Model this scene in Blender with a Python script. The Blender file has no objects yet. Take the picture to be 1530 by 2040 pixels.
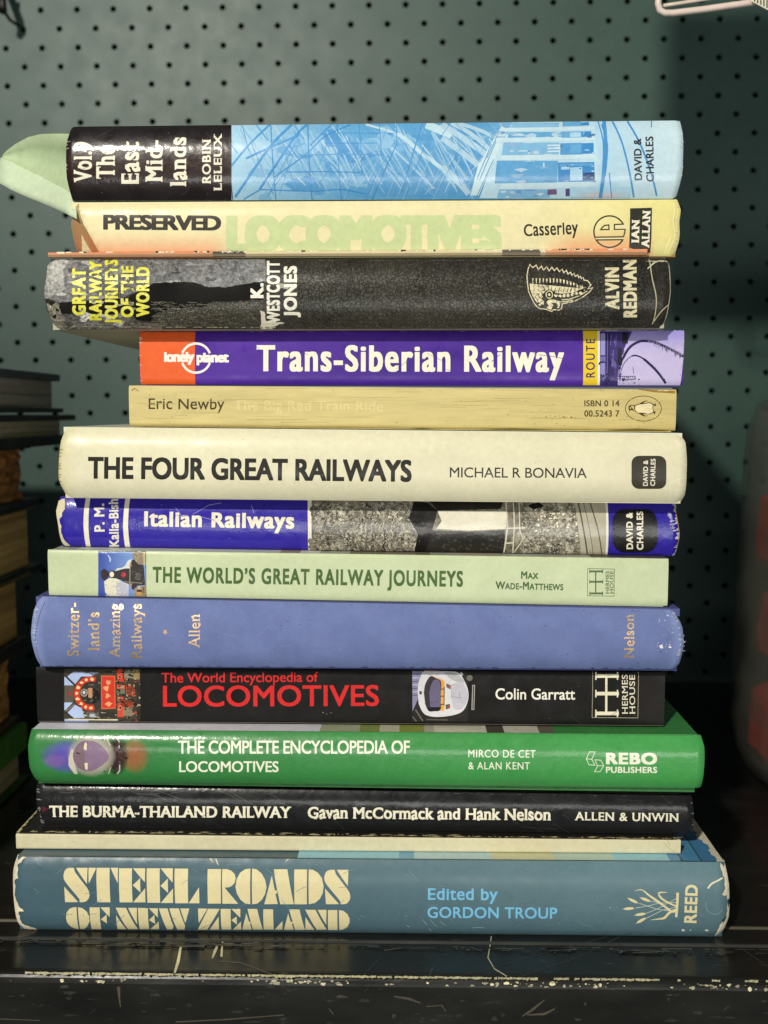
import bpy, math, random
from mathutils import Vector, Matrix
from mathutils.geometry import delaunay_2d_cdt, tessellate_polygon

DEBUG = False
scene = bpy.context.scene
C = bpy.context.collection

# ------------------------------------------------------------------ camera
FPX, CX, CY = 2100.0, 765.0, 1020.0            # focal length in pixels of the 1530 x 2040 photograph
CAM = Vector((0.0, -0.378, 0.1961))
ROT = Matrix.Rotation(math.radians(1.23), 3, 'Z') @ Matrix.Rotation(math.radians(90 - 5.44), 3, 'X')
cam = bpy.data.cameras.new('camera')
cam.sensor_fit = 'VERTICAL'; cam.sensor_height = 36.0
cam.lens = 36.0 * FPX / 2040.0
cam.clip_start = 0.01; cam.clip_end = 20
cam.dof.use_dof = True; cam.dof.focus_distance = 0.388; cam.dof.aperture_fstop = 12.0
camo = bpy.data.objects.new('camera', cam); C.objects.link(camo)
camo.location = CAM; camo.rotation_euler = ROT.to_euler()
scene.camera = camo

# ------------------------------------------------------------------ world, lamps, exposure
w = bpy.data.worlds.new('World'); scene.world = w; w.use_nodes = True
bg = w.node_tree.nodes['Background']
bg.inputs[0].default_value = (0.85, 0.95, 1.0, 1); bg.inputs[1].default_value = 0.085

def lamp(name, loc, aim, size, power, col, shape='DISK'):
    l = bpy.data.lights.new(name, 'AREA'); l.shape = shape; l.size = size; l.energy = power; l.color = col
    o = bpy.data.objects.new(name, l); C.objects.link(o); o.location = loc
    o.rotation_euler = (Vector(aim) - Vector(loc)).to_track_quat('-Z', 'Y').to_euler()
    return o
lamp('ceiling_lamp', (-0.48, -1.2, 0.95), (0, 0, 0.15), 0.07, 20.5, (1.0, 0.945, 0.83))
a_ = lamp('aisle_lamp', (0.10, -1.25, -0.05), (0, 0.1, 0.15), 1.1, 6.6, (0.98, 0.98, 0.92), 'RECTANGLE')
a_.data.size_y = 0.22

vs = scene.view_settings
scene.display_settings.display_device = 'sRGB'
vs.view_transform = 'Standard'; vs.look = 'None'; vs.exposure = 0.0; vs.gamma = 1.0; vs.use_curve_mapping = False

# ------------------------------------------------------------------ helpers
def lin(c):
    out = []
    for v in c:
        v = v / 255.0
        out.append(v / 12.92 if v <= 0.04045 else ((v + 0.055) / 1.055) ** 2.4)
    return tuple(out)

def mixc(a, b, t):
    return tuple(a[i] + (b[i] - a[i]) * t for i in range(3))

def ray(px, py):
    return ROT @ Vector(((px - CX) / FPX, -(py - CY) / FPX, -1.0))
def on_y(px, py, y):
    d = ray(px, py); return CAM + d * ((y - CAM.y) / d.y)
def on_z(px, py, z):
    d = ray(px, py); return CAM + d * ((z - CAM.z) / d.z)
def on_x(px, py, x):
    d = ray(px, py); return CAM + d * ((x - CAM.x) / d.x)

def tag(o, label=None, cat=None, group=None, kind=None):
    if label: o['label'] = label
    if cat: o['category'] = cat
    if group: o['group'] = group
    if kind: o['kind'] = kind
    return o

def empty(name, loc):
    o = bpy.data.objects.new(name, None); C.objects.link(o); o.location = loc
    o.empty_display_size = 0.01
    return o

# ---- materials
MATS = {}
def material(name, ink=True, base=(0.5, 0.5, 0.5), rough=0.45, spec=0.5, coat=0.0, coat_rough=0.1, mott=0.12, mscale=350.0,
             bump=0.0, bscale=300.0, bdist=0.0004, metal=0.0, specks=0.0, speck_col=(0.7, 0.68, 0.58), sscale=500.0,
             rvar=0.15, trans=0.0, ior=1.45, stretch=(1, 1, 1), bump2=0.0, bscale2=60.0, bdist2=0.001):
    if name in MATS: return MATS[name]
    m = bpy.data.materials.new(name); m.use_nodes = True; MATS[name] = m
    n = m.node_tree.nodes; L = m.node_tree.links; p = n['Principled BSDF']
    tc = n.new('ShaderNodeTexCoord'); mp = n.new('ShaderNodeMapping'); mp.inputs['Scale'].default_value = stretch
    L.new(tc.outputs['Object'], mp.inputs[0])
    def noise(scale, detail=5, rough_=0.6):
        t = n.new('ShaderNodeTexNoise'); t.inputs['Scale'].default_value = scale; t.inputs['Detail'].default_value = detail
        t.inputs['Roughness'].default_value = rough_; L.new(mp.outputs[0], t.inputs['Vector']); return t
    if ink:
        a = n.new('ShaderNodeVertexColor'); a.layer_name = 'ink'; col = a.outputs['Color']
    else:
        a = n.new('ShaderNodeRGB'); a.outputs[0].default_value = (*base, 1); col = a.outputs[0]
    t = noise(mscale)
    mr = n.new('ShaderNodeMapRange'); mr.inputs[1].default_value = 0.25; mr.inputs[2].default_value = 0.75
    mr.inputs[3].default_value = 1 - mott; mr.inputs[4].default_value = 1 + mott; L.new(t.outputs[0], mr.inputs[0])
    t2 = noise(mscale * 0.08, 3)
    mr2 = n.new('ShaderNodeMapRange'); mr2.inputs[1].default_value = 0.3; mr2.inputs[2].default_value = 0.7
    mr2.inputs[3].default_value = 1 - mott * 0.8; mr2.inputs[4].default_value = 1 + mott * 0.8; L.new(t2.outputs[0], mr2.inputs[0])
    mm = n.new('ShaderNodeMath'); mm.operation = 'MULTIPLY'; L.new(mr.outputs[0], mm.inputs[0]); L.new(mr2.outputs[0], mm.inputs[1])
    vm = n.new('ShaderNodeVectorMath'); vm.operation = 'SCALE'; L.new(col, vm.inputs[0]); L.new(mm.outputs[0], vm.inputs['Scale'])
    col = vm.outputs[0]
    if specks > 0:
        s = noise(sscale, 8, 0.75)
        g = n.new('ShaderNodeMapRange'); g.inputs[1].default_value = 0.78 - specks; g.inputs[2].default_value = 0.84 - specks
        L.new(s.outputs[0], g.inputs[0])
        mx = n.new('ShaderNodeMix'); mx.data_type = 'RGBA'; L.new(g.outputs[0], mx.inputs['Factor'])
        L.new(col, mx.inputs['A']); mx.inputs['B'].default_value = (*speck_col, 1); col = mx.outputs['Result']
    L.new(col, p.inputs['Base Color'])
    p.inputs['Metallic'].default_value = metal; p.inputs['Specular IOR Level'].default_value = spec
    p.inputs['Coat Weight'].default_value = coat; p.inputs['Coat Roughness'].default_value = coat_rough
    p.inputs['Transmission Weight'].default_value = trans; p.inputs['IOR'].default_value = ior
    rr = noise(mscale * 0.25, 4)
    r2 = n.new('ShaderNodeMapRange'); r2.inputs[1].default_value = 0.3; r2.inputs[2].default_value = 0.7
    r2.inputs[3].default_value = max(0.03, rough - rvar); r2.inputs[4].default_value = min(1, rough + rvar)
    L.new(rr.outputs[0], r2.inputs[0]); L.new(r2.outputs[0], p.inputs['Roughness'])
    nrm = None
    for (b, sc, di) in ((bump, bscale, bdist), (bump2, bscale2, bdist2)):
        if b > 0:
            bt = noise(sc, 4)
            bn = n.new('ShaderNodeBump'); bn.inputs['Strength'].default_value = b; bn.inputs['Distance'].default_value = di
            L.new(bt.outputs[0], bn.inputs['Height'])
            if nrm: L.new(nrm, bn.inputs['Normal'])
            nrm = bn.outputs[0]
    if nrm:
        L.new(nrm, p.inputs['Normal']); L.new(nrm, p.inputs['Coat Normal'])
    return m

# ---- plain mesh builder (vertices in world metres, stored relative to the thing's base)
class MB:
    def __init__(s):
        s.v = []; s.f = []; s.c = []; s.m = []
    def face(s, pts, col=(0.5, 0.5, 0.5), mi=0):
        i = len(s.v); s.v += [Vector(p) for p in pts]; s.f.append(tuple(range(i, i + len(pts)))); s.c.append(col); s.m.append(mi)
    def box(s, lo, hi, col=(0.5, 0.5, 0.5), mi=0):
        x0, y0, z0 = lo; x1, y1, z1 = hi
        s.hexa([(x0, y0, z0), (x1, y0, z0), (x1, y1, z0), (x0, y1, z0), (x0, y0, z1), (x1, y0, z1), (x1, y1, z1), (x0, y1, z1)], col, mi)
    def hexa(s, q, col=(0.5, 0.5, 0.5), mi=0):
        i = len(s.v); s.v += [Vector(p) for p in q]
        for f in ((0, 3, 2, 1), (4, 5, 6, 7), (0, 1, 5, 4), (1, 2, 6, 5), (2, 3, 7, 6), (3, 0, 4, 7)):
            s.f.append(tuple(i + k for k in f)); s.c.append(col); s.m.append(mi)
    def tube(s, pts, r, n=10, col=(0.5, 0.5, 0.5), mi=0):
        pts = [Vector(p) for p in pts]; i0 = len(s.v)
        for k, p in enumerate(pts):
            d = (pts[min(k + 1, len(pts) - 1)] - pts[max(k - 1, 0)]).normalized()
            a = d.orthogonal().normalized() if k == 0 else (pa - d * pa.dot(d)).normalized()
            pa = a; b = d.cross(a)
            for j in range(n):
                t = 2 * math.pi * j / n; s.v.append(p + (a * math.cos(t) + b * math.sin(t)) * r)
        for k in range(len(pts) - 1):
            for j in range(n):
                a = i0 + k * n + j; b = i0 + k * n + (j + 1) % n
                s.f.append((a, b, b + n, a + n)); s.c.append(col); s.m.append(mi)
        s.f.append(tuple(i0 + j for j in reversed(range(n)))); s.c.append(col); s.m.append(mi)
        e = i0 + (len(pts) - 1) * n
        s.f.append(tuple(e + j for j in range(n))); s.c.append(col); s.m.append(mi)
    def build(s, name, mats, parent=None, base=None, smooth=False, bevel=0.0):
        if not isinstance(mats, (list, tuple)): mats = [mats]
        base = Vector(base) if base is not None else (parent.location.copy() if parent else Vector((0, 0, 0)))
        me = bpy.data.meshes.new(name)
        me.from_pydata([tuple(v - base) for v in s.v], [], s.f)
        for m in mats: me.materials.append(m)
        me.polygons.foreach_set('material_index', s.m)
        a = me.color_attributes.new('ink', 'FLOAT_COLOR', 'CORNER')
        data = []
        for p in me.polygons:
            c = s.c[p.index]
            for _ in range(p.loop_total): data += [c[0], c[1], c[2], 1.0]
        a.data.foreach_set('color', data)
        if smooth: me.polygons.foreach_set('use_smooth', [True] * len(me.polygons))
        me.update()
        o = bpy.data.objects.new(name, me); C.objects.link(o)
        if parent: o.parent = parent
        else: o.location = base
        if bevel > 0:
            b = o.modifiers.new('bevel', 'BEVEL'); b.width = bevel; b.segments = 2; b.limit_method = 'ANGLE'; b.angle_limit = 0.7
        return o

# ------------------------------------------------------------------ lettering: Blender's own built-in face, thickened, condensed, serifed
_raw = {}
def _mesh_of(body):
    cu = bpy.data.curves.new('letters', 'FONT'); cu.body = body; cu.resolution_u = 4
    ob = bpy.data.objects.new('letters', cu); C.objects.link(ob)
    dg = bpy.context.evaluated_depsgraph_get(); dg.update()
    me = bpy.data.meshes.new_from_object(ob.evaluated_get(dg))
    vs_ = [(v.co.x, v.co.y) for v in me.vertices]; fs = [tuple(p.vertices) for p in me.polygons]
    bpy.data.meshes.remove(me); bpy.data.objects.remove(ob); bpy.data.curves.remove(cu)
    return vs_, fs
def raw(ch):
    if ch not in _raw: _raw[ch] = _mesh_of(ch)
    return _raw[ch]
_adv = {}
def adv(ch):
    if ch not in _adv:
        if 'HH' not in _adv:
            v, f = _mesh_of('HH'); _adv['HH'] = max(p[0] for p in v)
        v, f = _mesh_of('H' + ch + 'H'); _adv[ch] = max(p[0] for p in v) - _adv['HH']
    return _adv[ch]
CAP0 = max(p[1] for p in raw('H')[0])
XH0 = max(p[1] for p in raw('x')[0])
ASC0 = max(p[1] for p in raw('l')[0])
STEM0 = max(p[0] for p in raw('l')[0]) - min(p[0] for p in raw('l')[0])
def outline_tris(P, faces):
    """outline of a union of triangles, thinned out, filled again with few triangles"""
    cnt = {}
    for f in faces:
        for k in range(len(f)):
            e = (min(f[k], f[(k + 1) % len(f)]), max(f[k], f[(k + 1) % len(f)]))
            cnt[e] = cnt.get(e, 0) + 1
    nb = {}
    for (a, b), c in cnt.items():
        if c == 1: nb.setdefault(a, []).append(b); nb.setdefault(b, []).append(a)
    used = set(); chains = []
    def walk(a, b):
        ch = [a, b]; used.add((min(a, b), max(a, b)))
        while len(nb[ch[-1]]) == 2 and ch[-1] != a:
            n = [q for q in nb[ch[-1]] if (min(q, ch[-1]), max(q, ch[-1])) not in used]
            if not n: break
            used.add((min(n[0], ch[-1]), max(n[0], ch[-1]))); ch.append(n[0])
        chains.append([P[i] for i in ch])
    for a in nb:
        if len(nb[a]) != 2:
            for b in nb[a]:
                if (min(a, b), max(a, b)) not in used: walk(a, b)
    for a in sorted(nb, key=lambda i: P[i][0] + P[i][1]):
        for b in nb[a]:
            if (min(a, b), max(a, b)) not in used: walk(a, b)
    tol = 0.0032; pv = []; pe = []
    for lp in chains:
        def dp(a, b):
            if b - a < 2: return []
            (xa, ya), (xb, yb) = lp[a], lp[b]; l = math.hypot(xb - xa, yb - ya); best, bi = -1, a
            for i in range(a + 1, b):
                x, y = lp[i]
                d = abs((xb - xa) * (y - ya) - (yb - ya) * (x - xa)) / l if l > 1e-9 else math.hypot(x - xa, y - ya)
                if d > best: best, bi = d, i
            if best < tol: return []
            return dp(a, bi) + [bi] + dp(bi, b)
        q = [lp[0]] + [lp[i] for i in dp(0, len(lp) - 1)] + [lp[-1]]
        i0 = len(pv); pv += [Vector(p) for p in q]; pe += [(i0 + k, i0 + k + 1) for k in range(len(q) - 1)]
    r = delaunay_2d_cdt(pv, pe, [], 0, 1e-5)
    src = [[P[i] for i in f] for f in faces]
    box = [(min(p[0] for p in q), max(p[0] for p in q), min(p[1] for p in q), max(p[1] for p in q)) for q in src]
    def inside(x, y):
        for q, (x0, x1, y0, y1) in zip(src, box):
            if x < x0 - 1e-4 or x > x1 + 1e-4 or y < y0 - 1e-4 or y > y1 + 1e-4: continue
            if all((q[(i + 1) % len(q)][0] - q[i][0]) * (y - q[i][1]) - (q[(i + 1) % len(q)][1] - q[i][1]) * (x - q[i][0]) >= -1e-7 for i in range(len(q))): return True
        return False
    T = []
    for f in r[2]:
        p = [(r[0][i].x, r[0][i].y) for i in f]
        if inside(sum(q[0] for q in p) / 3, sum(q[1] for q in p) / 3): T.append(p)
    return T
_gl = {}
def glyph(ch, rx, ry, serif, xk):
    """triangles of one letter: thickened by (rx, ry), x-height stretched by xk, slab serifs of length serif"""
    key = (ch, rx, ry, serif, xk)
    if key in _gl: return _gl[key]
    vs_, fs = raw(ch)
    def ym(y):
        if xk == 1 or y <= 0: return y
        if y <= XH0: return y * xk
        return XH0 * xk + (y - XH0) * (ASC0 - XH0 * xk) / (ASC0 - XH0)
    if ch.islower() and xk != 1:
        nv = []; nf = []
        for f in fs:                                        # cut at the x-height first, so the stretch keeps edges straight
            P = [vs_[i] for i in f]
            for lo in (True, False):
                Q = []
                for i in range(len(P)):
                    a, b = P[i], P[(i + 1) % len(P)]; da, db = XH0 - a[1], XH0 - b[1]
                    if not lo: da, db = -da, -db
                    if da >= 0: Q.append(a)
                    if (da > 0 and db < 0) or (da < 0 and db > 0):
                        k = da / (da - db); Q.append((a[0] + (b[0] - a[0]) * k, XH0))
                if len(Q) > 2:
                    ids = []
                    for q in Q:
                        key_ = (round(q[0], 6), round(q[1], 6))
                        if key_ not in nv: nv.append(key_)
                        ids.append(nv.index(key_))
                    if len(set(ids)) > 2: nf.append(tuple(ids))
        vs_ = [(x, ym(y)) for x, y in nv]; fs = nf
    polys = []
    sh = [(a * rx, b * ry) for a in (-1, 0, 1) for b in (-1, 0, 1)] if (rx or ry) else [(0, 0)]
    if rx > STEM0 * 0.75:
        sh += [(a * rx * 0.5, b * ry) for a in (-1, 1) for b in (-1, 0, 1)]
    for dx, dy in sh:
        for f in fs: polys.append([(vs_[i][0] + dx, vs_[i][1] + dy) for i in f])
    if serif:
        cnt = {}
        for f in fs:
            for k in range(len(f)):
                a, b = f[k], f[(k + 1) % len(f)]
                cnt.setdefault((min(a, b), max(a, b)), []).append((a, b, f))
        th = max(0.035, ry * 1.2 + 0.03); stem = STEM0
        ymax = max(p[1] for p in vs_); ymin = min(p[1] for p in vs_)
        for k, l in cnt.items():
            if len(l) != 1: continue
            a, b, f = l[0]
            (xa, ya), (xb, yb) = vs_[a], vs_[b]
            cyf = sum(vs_[i][1] for i in f) / len(f); cxf = sum(vs_[i][0] for i in f) / len(f)
            if abs(ya - yb) < 0.012 and 0.5 * stem < abs(xa - xb) < 1.9 * stem and not ch in '.-&,':
                y = (ya + yb) / 2; up = cyf > y
                if not (y < 0.03 or y > XH0 * xk * 0.9): continue
                x0, x1 = min(xa, xb) - rx, max(xa, xb) + rx
                s0 = s1 = serif
                if ch in 'bdhklimnrpuj' and not up and y > 0.2: s1 = 0.0
                if ch == 'i' and not up and y > XH0 * 1.25: continue
                if up: polys.append([(x0 - s0, y - ry), (x1 + s1, y - ry), (x1 + s1, y - ry + th), (x1 + s1 * .15, y - ry + th * 1.7), (x0 - s0 * .15, y - ry + th * 1.7), (x0 - s0, y - ry + th)])
                else: polys.append([(x0 - s0, y + ry), (x0 - s0, y + ry - th), (x0 - s0 * .15, y + ry - th * 1.7), (x1 + s1 * .15, y + ry - th * 1.7), (x1 + s1, y + ry - th), (x1 + s1, y + ry)])
            elif abs(xa - xb) < 0.012 and 0.4 * stem < abs(ya - yb) < 1.7 * stem and ch in 'EFTLCSGZsz':
                x = (xa + xb) / 2; right = cxf < x; y0, y1 = min(ya, yb) - ry, max(ya, yb) + ry
                t = th * 1.1; h = serif * 1.5
                x0, x1 = (x + rx - t, x + rx) if right else (x - rx, x - rx + t)
                if y1 > ymax - 0.06: polys.append([(x0, y0 - h), (x1, y0 - h), (x1, y1), (x0, y1)])
                elif y0 < 0.06: polys.append([(x0, y0), (x1, y0), (x1, y1 + h), (x0, y1 + h)])
                else: polys.append([(x0, y0 - h * .6), (x1, y0 - h * .6), (x1, y1 + h * .6), (x0, y1 + h * .6)])
    if len(sh) == 1 and not serif:
        tris = [[polys[i][j] for j in (0, k, k + 1)] for i in range(len(polys)) for k in range(1, len(polys[i]) - 1)]
    else:
        pv = []; pf = []
        for p in polys:
            ar = sum(p[i][0] * p[(i + 1) % len(p)][1] - p[(i + 1) % len(p)][0] * p[i][1] for i in range(len(p)))
            if abs(ar) < 1e-9: continue
            if ar < 0: p = p[::-1]
            i0 = len(pv); pv += [Vector(q) for q in p]; pf.append(list(range(i0, i0 + len(p))))
        r = delaunay_2d_cdt(pv, [], pf, 0, 1e-8)
        tris = outline_tris([(q.x, q.y) for q in r[0]], [f for f, of in zip(r[2], r[5]) if of])
    _gl[key] = tris
    return tris

def layout(text, bold=(0, 0), serif=0, xk=1, track=0.0, smallcaps=0.0):
    rx, ry = bold; x = 0.0; out = []
    for ch in text:
        s = 1.0; c = ch
        if smallcaps and ch.islower(): c = ch.upper(); s = smallcaps
        if c != ' ':
            out += [[(x + px * s, (py * s + ry) / (CAP0 + 2 * ry)) for px, py in t] for t in glyph(c, rx, ry, serif, xk)]
        x += (adv(c) + 1.3 * rx + serif * 0.7) * s + track
    if track < 0 or serif:                                  # letters that run into each other become one outline
        pv = [Vector(q) for t in out for q in t]; pf = []
        for k in range(len(out)):
            a, b, c = pv[3 * k:3 * k + 3]; ar = (b - a).cross(c - a)
            if abs(ar) > 1e-7: pf.append([3 * k, 3 * k + 1, 3 * k + 2] if ar > 0 else [3 * k + 2, 3 * k + 1, 3 * k])
        r = delaunay_2d_cdt(pv, [], pf, 0, 1e-8)
        out = outline_tris([(q.x, q.y) for q in r[0]], [f for f, of in zip(r[2], r[5]) if of])
    return out

# ------------------------------------------------------------------ flat drawing tools, in pixels of the photograph, laid on a spine's own surface
def stroke_pts(pts, wd, closed=False):
    n = len(pts); Lp = []; Rp = []
    for i in range(n):
        a = pts[(i - 1) % n] if (closed or i > 0) else pts[i]
        b = pts[(i + 1) % n] if (closed or i < n - 1) else pts[i]
        wi = wd[i] if isinstance(wd, (list, tuple)) else wd
        p = pts[i]
        def dirn(q, r):
            dx, dy = r[0] - q[0], r[1] - q[1]; l = math.hypot(dx, dy) or 1; return dx / l, dy / l
        d1 = dirn(a, p) if a != p else dirn(p, b)
        d2 = dirn(p, b) if b != p else d1
        tx, ty = d1[0] + d2[0], d1[1] + d2[1]; l = math.hypot(tx, ty)
        if l < 0.2: tx, ty = d2; l = 1
        tx /= l; ty /= l
        m = 1 / max(0.5, tx * d2[0] + ty * d2[1])
        Lp.append((p[0] - ty * wi / 2 * m, p[1] + tx * wi / 2 * m)); Rp.append((p[0] + ty * wi / 2 * m, p[1] - tx * wi / 2 * m))
    t = []
    for i in range(n if closed else n - 1):
        j = (i + 1) % n
        t += [[Lp[i], Lp[j], Rp[j]], [Lp[i], Rp[j], Rp[i]]]
    return t
def poly_tris(pts):
    v = [Vector((p[0], p[1], 0)) for p in pts]
    return [[(v[i].x, v[i].y) for i in t] for t in tessellate_polygon([v])]
def ell(cx, cy, rx, ry, n=32, a0=0, a1=360):
    full = abs(a1 - a0) >= 360
    return [(cx + rx * math.cos(math.radians(a0 + (a1 - a0) * k / (n if full else n - 1))), cy + ry * math.sin(math.radians(a0 + (a1 - a0) * k / (n if full else n - 1)))) for k in range(n)]
def rrect(x0, y0, x1, y1, r, n=6):
    out = []
    for cx, cy, a in ((x1 - r, y1 - r, 0), (x0 + r, y1 - r, 90), (x0 + r, y0 + r, 180), (x1 - r, y0 + r, 270)):
        out += ell(cx, cy, r, r, n, a, a + 90)
    return out
def blob(rng, cx, cy, rx, ry, n=9, j=0.4):
    return [(cx + rx * math.cos(2 * math.pi * k / n) * rng.uniform(1 - j, 1 + j), cy + ry * math.sin(2 * math.pi * k / n) * rng.uniform(1 - j, 1 + j)) for k in range(n)]
def crop(ox, oy, sc):
    return lambda pts: [(ox + x / sc, oy + y / sc) for x, y in pts]
def arc_path(pts, n=8):
    """Catmull-Rom curve through points"""
    out = []
    P = [pts[0]] + list(pts) + [pts[-1]]
    for i in range(1, len(P) - 2):
        for k in range(n):
            t = k / n; a, b, c, d = P[i - 1], P[i], P[i + 1], P[i + 2]
            out.append(tuple(0.5 * (2 * b[q] + (c[q] - a[q]) * t + (2 * a[q] - 5 * b[q] + 4 * c[q] - d[q]) * t * t + (3 * b[q] - a[q] - 3 * c[q] + d[q]) * t ** 3) for q in (0, 1)))
    out.append(tuple(pts[-1])); return out

def clip(poly, axis, val, keep_greater):
    out = []
    for i in range(len(poly)):
        a, b = poly[i], poly[(i + 1) % len(poly)]
        da, db = a[axis] - val, b[axis] - val
        if not keep_greater: da, db = -da, -db
        if da >= 0: out.append(a)
        if (da > 0 and db < 0) or (da < 0 and db > 0):
            t = da / (da - db); out.append(tuple(a[q] + (b[q] - a[q]) * t for q in range(5)))
    return out

NV = 14
def cells(r, x0, y0, x1, y1, cw, ch, prob=1.0):
    out = []
    for i in range(max(1, int((x1 - x0) / cw))):
        for j in range(max(1, int((y1 - y0) / ch))):
            if r.random() < prob: out.append((x0 + (i + .5 + r.uniform(-.12, .12)) * cw, y0 + (j + .5 + r.uniform(-.12, .12)) * ch))
    return out
def par_lines(r, x0, x1, y0, y1, step, ang, l0, l1, w0, w1, colfn):
    """parallel strokes that never touch"""
    out = []; x = x0; ca, sa = math.cos(ang), math.sin(ang)
    while x < x1:
        l = r.uniform(l0, l1); y = r.uniform(y0, max(y0 + 1, y1 - l * abs(sa))); wd = r.uniform(w0, w1); cx = x + (y - y0) * ca / (sa or 1)
        if x0 <= cx <= x1:
            p = (cx, y) if sa > 0 else (cx, y + l * abs(sa)); e = (p[0] + l * ca, p[1] + l * sa)
            if sa > 0 or True: out.append((stroke_pts([p, e], [wd, wd * r.uniform(.6, 1.2)]), colfn(cx)))
        x += step * r.uniform(1.0, 1.8)
    return out
class Spine:
    def __init__(s, spec):
        s.__dict__.update(spec)
        s.v = []; s.n = []; s.c = []; s.f = []; s.mi = []; s.layer = 0
        s.vl = [0.5 - 0.5 * math.cos(math.pi * k / NV) for k in range(NV + 1)]
    # surface
    def S0(s, u, v):
        zb = s.zb[0] + (s.zb[1] - s.zb[0]) * u; zt = s.zt[0] + (s.zt[1] - s.zt[0]) * u
        W = s.xR - s.xL
        x = s.xL + W * u; z = zb + (zt - zb) * v
        dl = u * W; dr = (1 - u) * W
        y = s.yf + s.bulge * abs(2 * v - 1) ** s.pw
        e = s.er_w
        if dl < e: y += s.er * (1 - dl / e) ** 2
        if dr < e: y += s.er * (1 - dr / e) ** 2
        px = W / (s.R - s.L)
        if s.jl and dl < 0.012: x += s.interp(s.jl, v) * px * (1 - dl / 0.012)
        if s.jr and dr < 0.012: x += s.interp(s.jr, v) * px * (1 - dr / 0.012)
        if s.warp: y += s.warp(s, x, z, v)
        return Vector((x, y, z))
    def interp(s, tab, v):
        for i in range(len(tab) - 1):
            a, b = tab[i], tab[i + 1]
            if a[0] <= v <= b[0]: return a[1] + (b[1] - a[1]) * (v - a[0]) / (b[0] - a[0] or 1)
        return tab[-1][1] if v > tab[-1][0] else tab[0][1]
    def N(s, u, v):
        h = 1e-3
        u0, u1 = max(0, u - h), min(1, u + h); v0, v1 = max(0, v - h), min(1, v + h)
        return (s.S0(u1, v) - s.S0(u0, v)).cross(s.S0(u, v1) - s.S0(u, v0)).normalized()
    def uv(s, px, py):
        y = s.yf
        for _ in range(4):
            p = on_y(px, py, y); u = (p.x - s.xL) / (s.xR - s.xL)
            zb = s.zb[0] + (s.zb[1] - s.zb[0]) * u; zt = s.zt[0] + (s.zt[1] - s.zt[0]) * u
            v = (p.z - zb) / (zt - zb); vc = min(1, max(0, v))
            y = s.yf + s.bulge * abs(2 * vc - 1) ** s.pw
        return u, v
    def ulines(s):
        if not hasattr(s, '_ul'):
            e = s.er_w / (s.xR - s.xL); j = 0.012 / (s.xR - s.xL)
            a = [0, .15 * e, .35 * e, .6 * e, e, j] if j > e else [0, .15 * e, .35 * e, .6 * e, e]
            if s.warp: a = [0] + [k / 130 for k in range(1, 14)]
            s._ul = a + [1 - q for q in reversed(a)]
        return s._ul
    def vert(s, u, v, off, col):
        n = s.N(u, v); k = min(NV - 1, max(0, next((i for i in range(NV) if v <= s.vl[i + 1]), NV - 1)))
        a, b = s.vl[k], s.vl[k + 1]; tv = (v - a) / (b - a)                    # on the facet, not the ideal curve
        el = s.ulines(); br = None
        for c_, d_ in zip(el, el[1:]):
            if c_ <= u <= d_ and d_ - c_ < 0.1: br = (c_, d_); break
        if br:
            tu = (u - br[0]) / (br[1] - br[0])
            p = s.S0(br[0], a).lerp(s.S0(br[0], b), tv).lerp(s.S0(br[1], a).lerp(s.S0(br[1], b), tv), tu)
        else: p = s.S0(u, a).lerp(s.S0(u, b), tv)
        s.v.append(p + n * off); s.n.append(n); s.c.append(col); return len(s.v) - 1
    def base(s, fn, nu=90):
        us = []
        for k in range(nu + 1):
            us.append(k / nu)
        us = sorted(set(us + s.ulines()))
        us = [q for i, q in enumerate(us) if i == 0 or q - us[i - 1] > 1e-9]
        idx = [[s.vert(u, v, 0, fn(s.L + (s.R - s.L) * u, v) if callable(fn) else fn) for v in s.vl] for u in us]
        for i in range(len(us) - 1):
            for j in range(NV):
                s.f.append((idx[i][j], idx[i + 1][j], idx[i + 1][j + 1], idx[i][j + 1])); s.mi.append(0)
        # back and rim of the shell
        th = s.shell; rim = fn(s.L, 0.5) if callable(fn) else fn
        rim = s.rim or rim
        bk = [[s.S0(u, v) + Vector((0, th, 0)) for v in s.vl] for u in us]
        fr = [[s.S0(u, v) for v in s.vl] for u in us]
        def quad(a, b, c, d):
            nn = (Vector(b) - Vector(a)).cross(Vector(d) - Vector(a))
            nn = nn.normalized() if nn.length > 0 else Vector((0, 0, 1))
            i = len(s.v)
            for q in (a, b, c, d): s.v.append(Vector(q)); s.n.append(nn); s.c.append(rim)
            s.f.append((i, i + 1, i + 2, i + 3)); s.mi.append(0)
        for i in range(len(us) - 1):
            for j in range(NV): quad(bk[i][j + 1], bk[i + 1][j + 1], bk[i + 1][j], bk[i][j])
            quad(fr[i][0], bk[i][0], bk[i + 1][0], fr[i + 1][0]); quad(fr[i][NV], fr[i + 1][NV], bk[i + 1][NV], bk[i][NV])
        for j in range(NV):
            quad(fr[0][j], fr[0][j + 1], bk[0][j + 1], bk[0][j]); quad(fr[-1][j], bk[-1][j], bk[-1][j + 1], fr[-1][j + 1])
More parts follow.
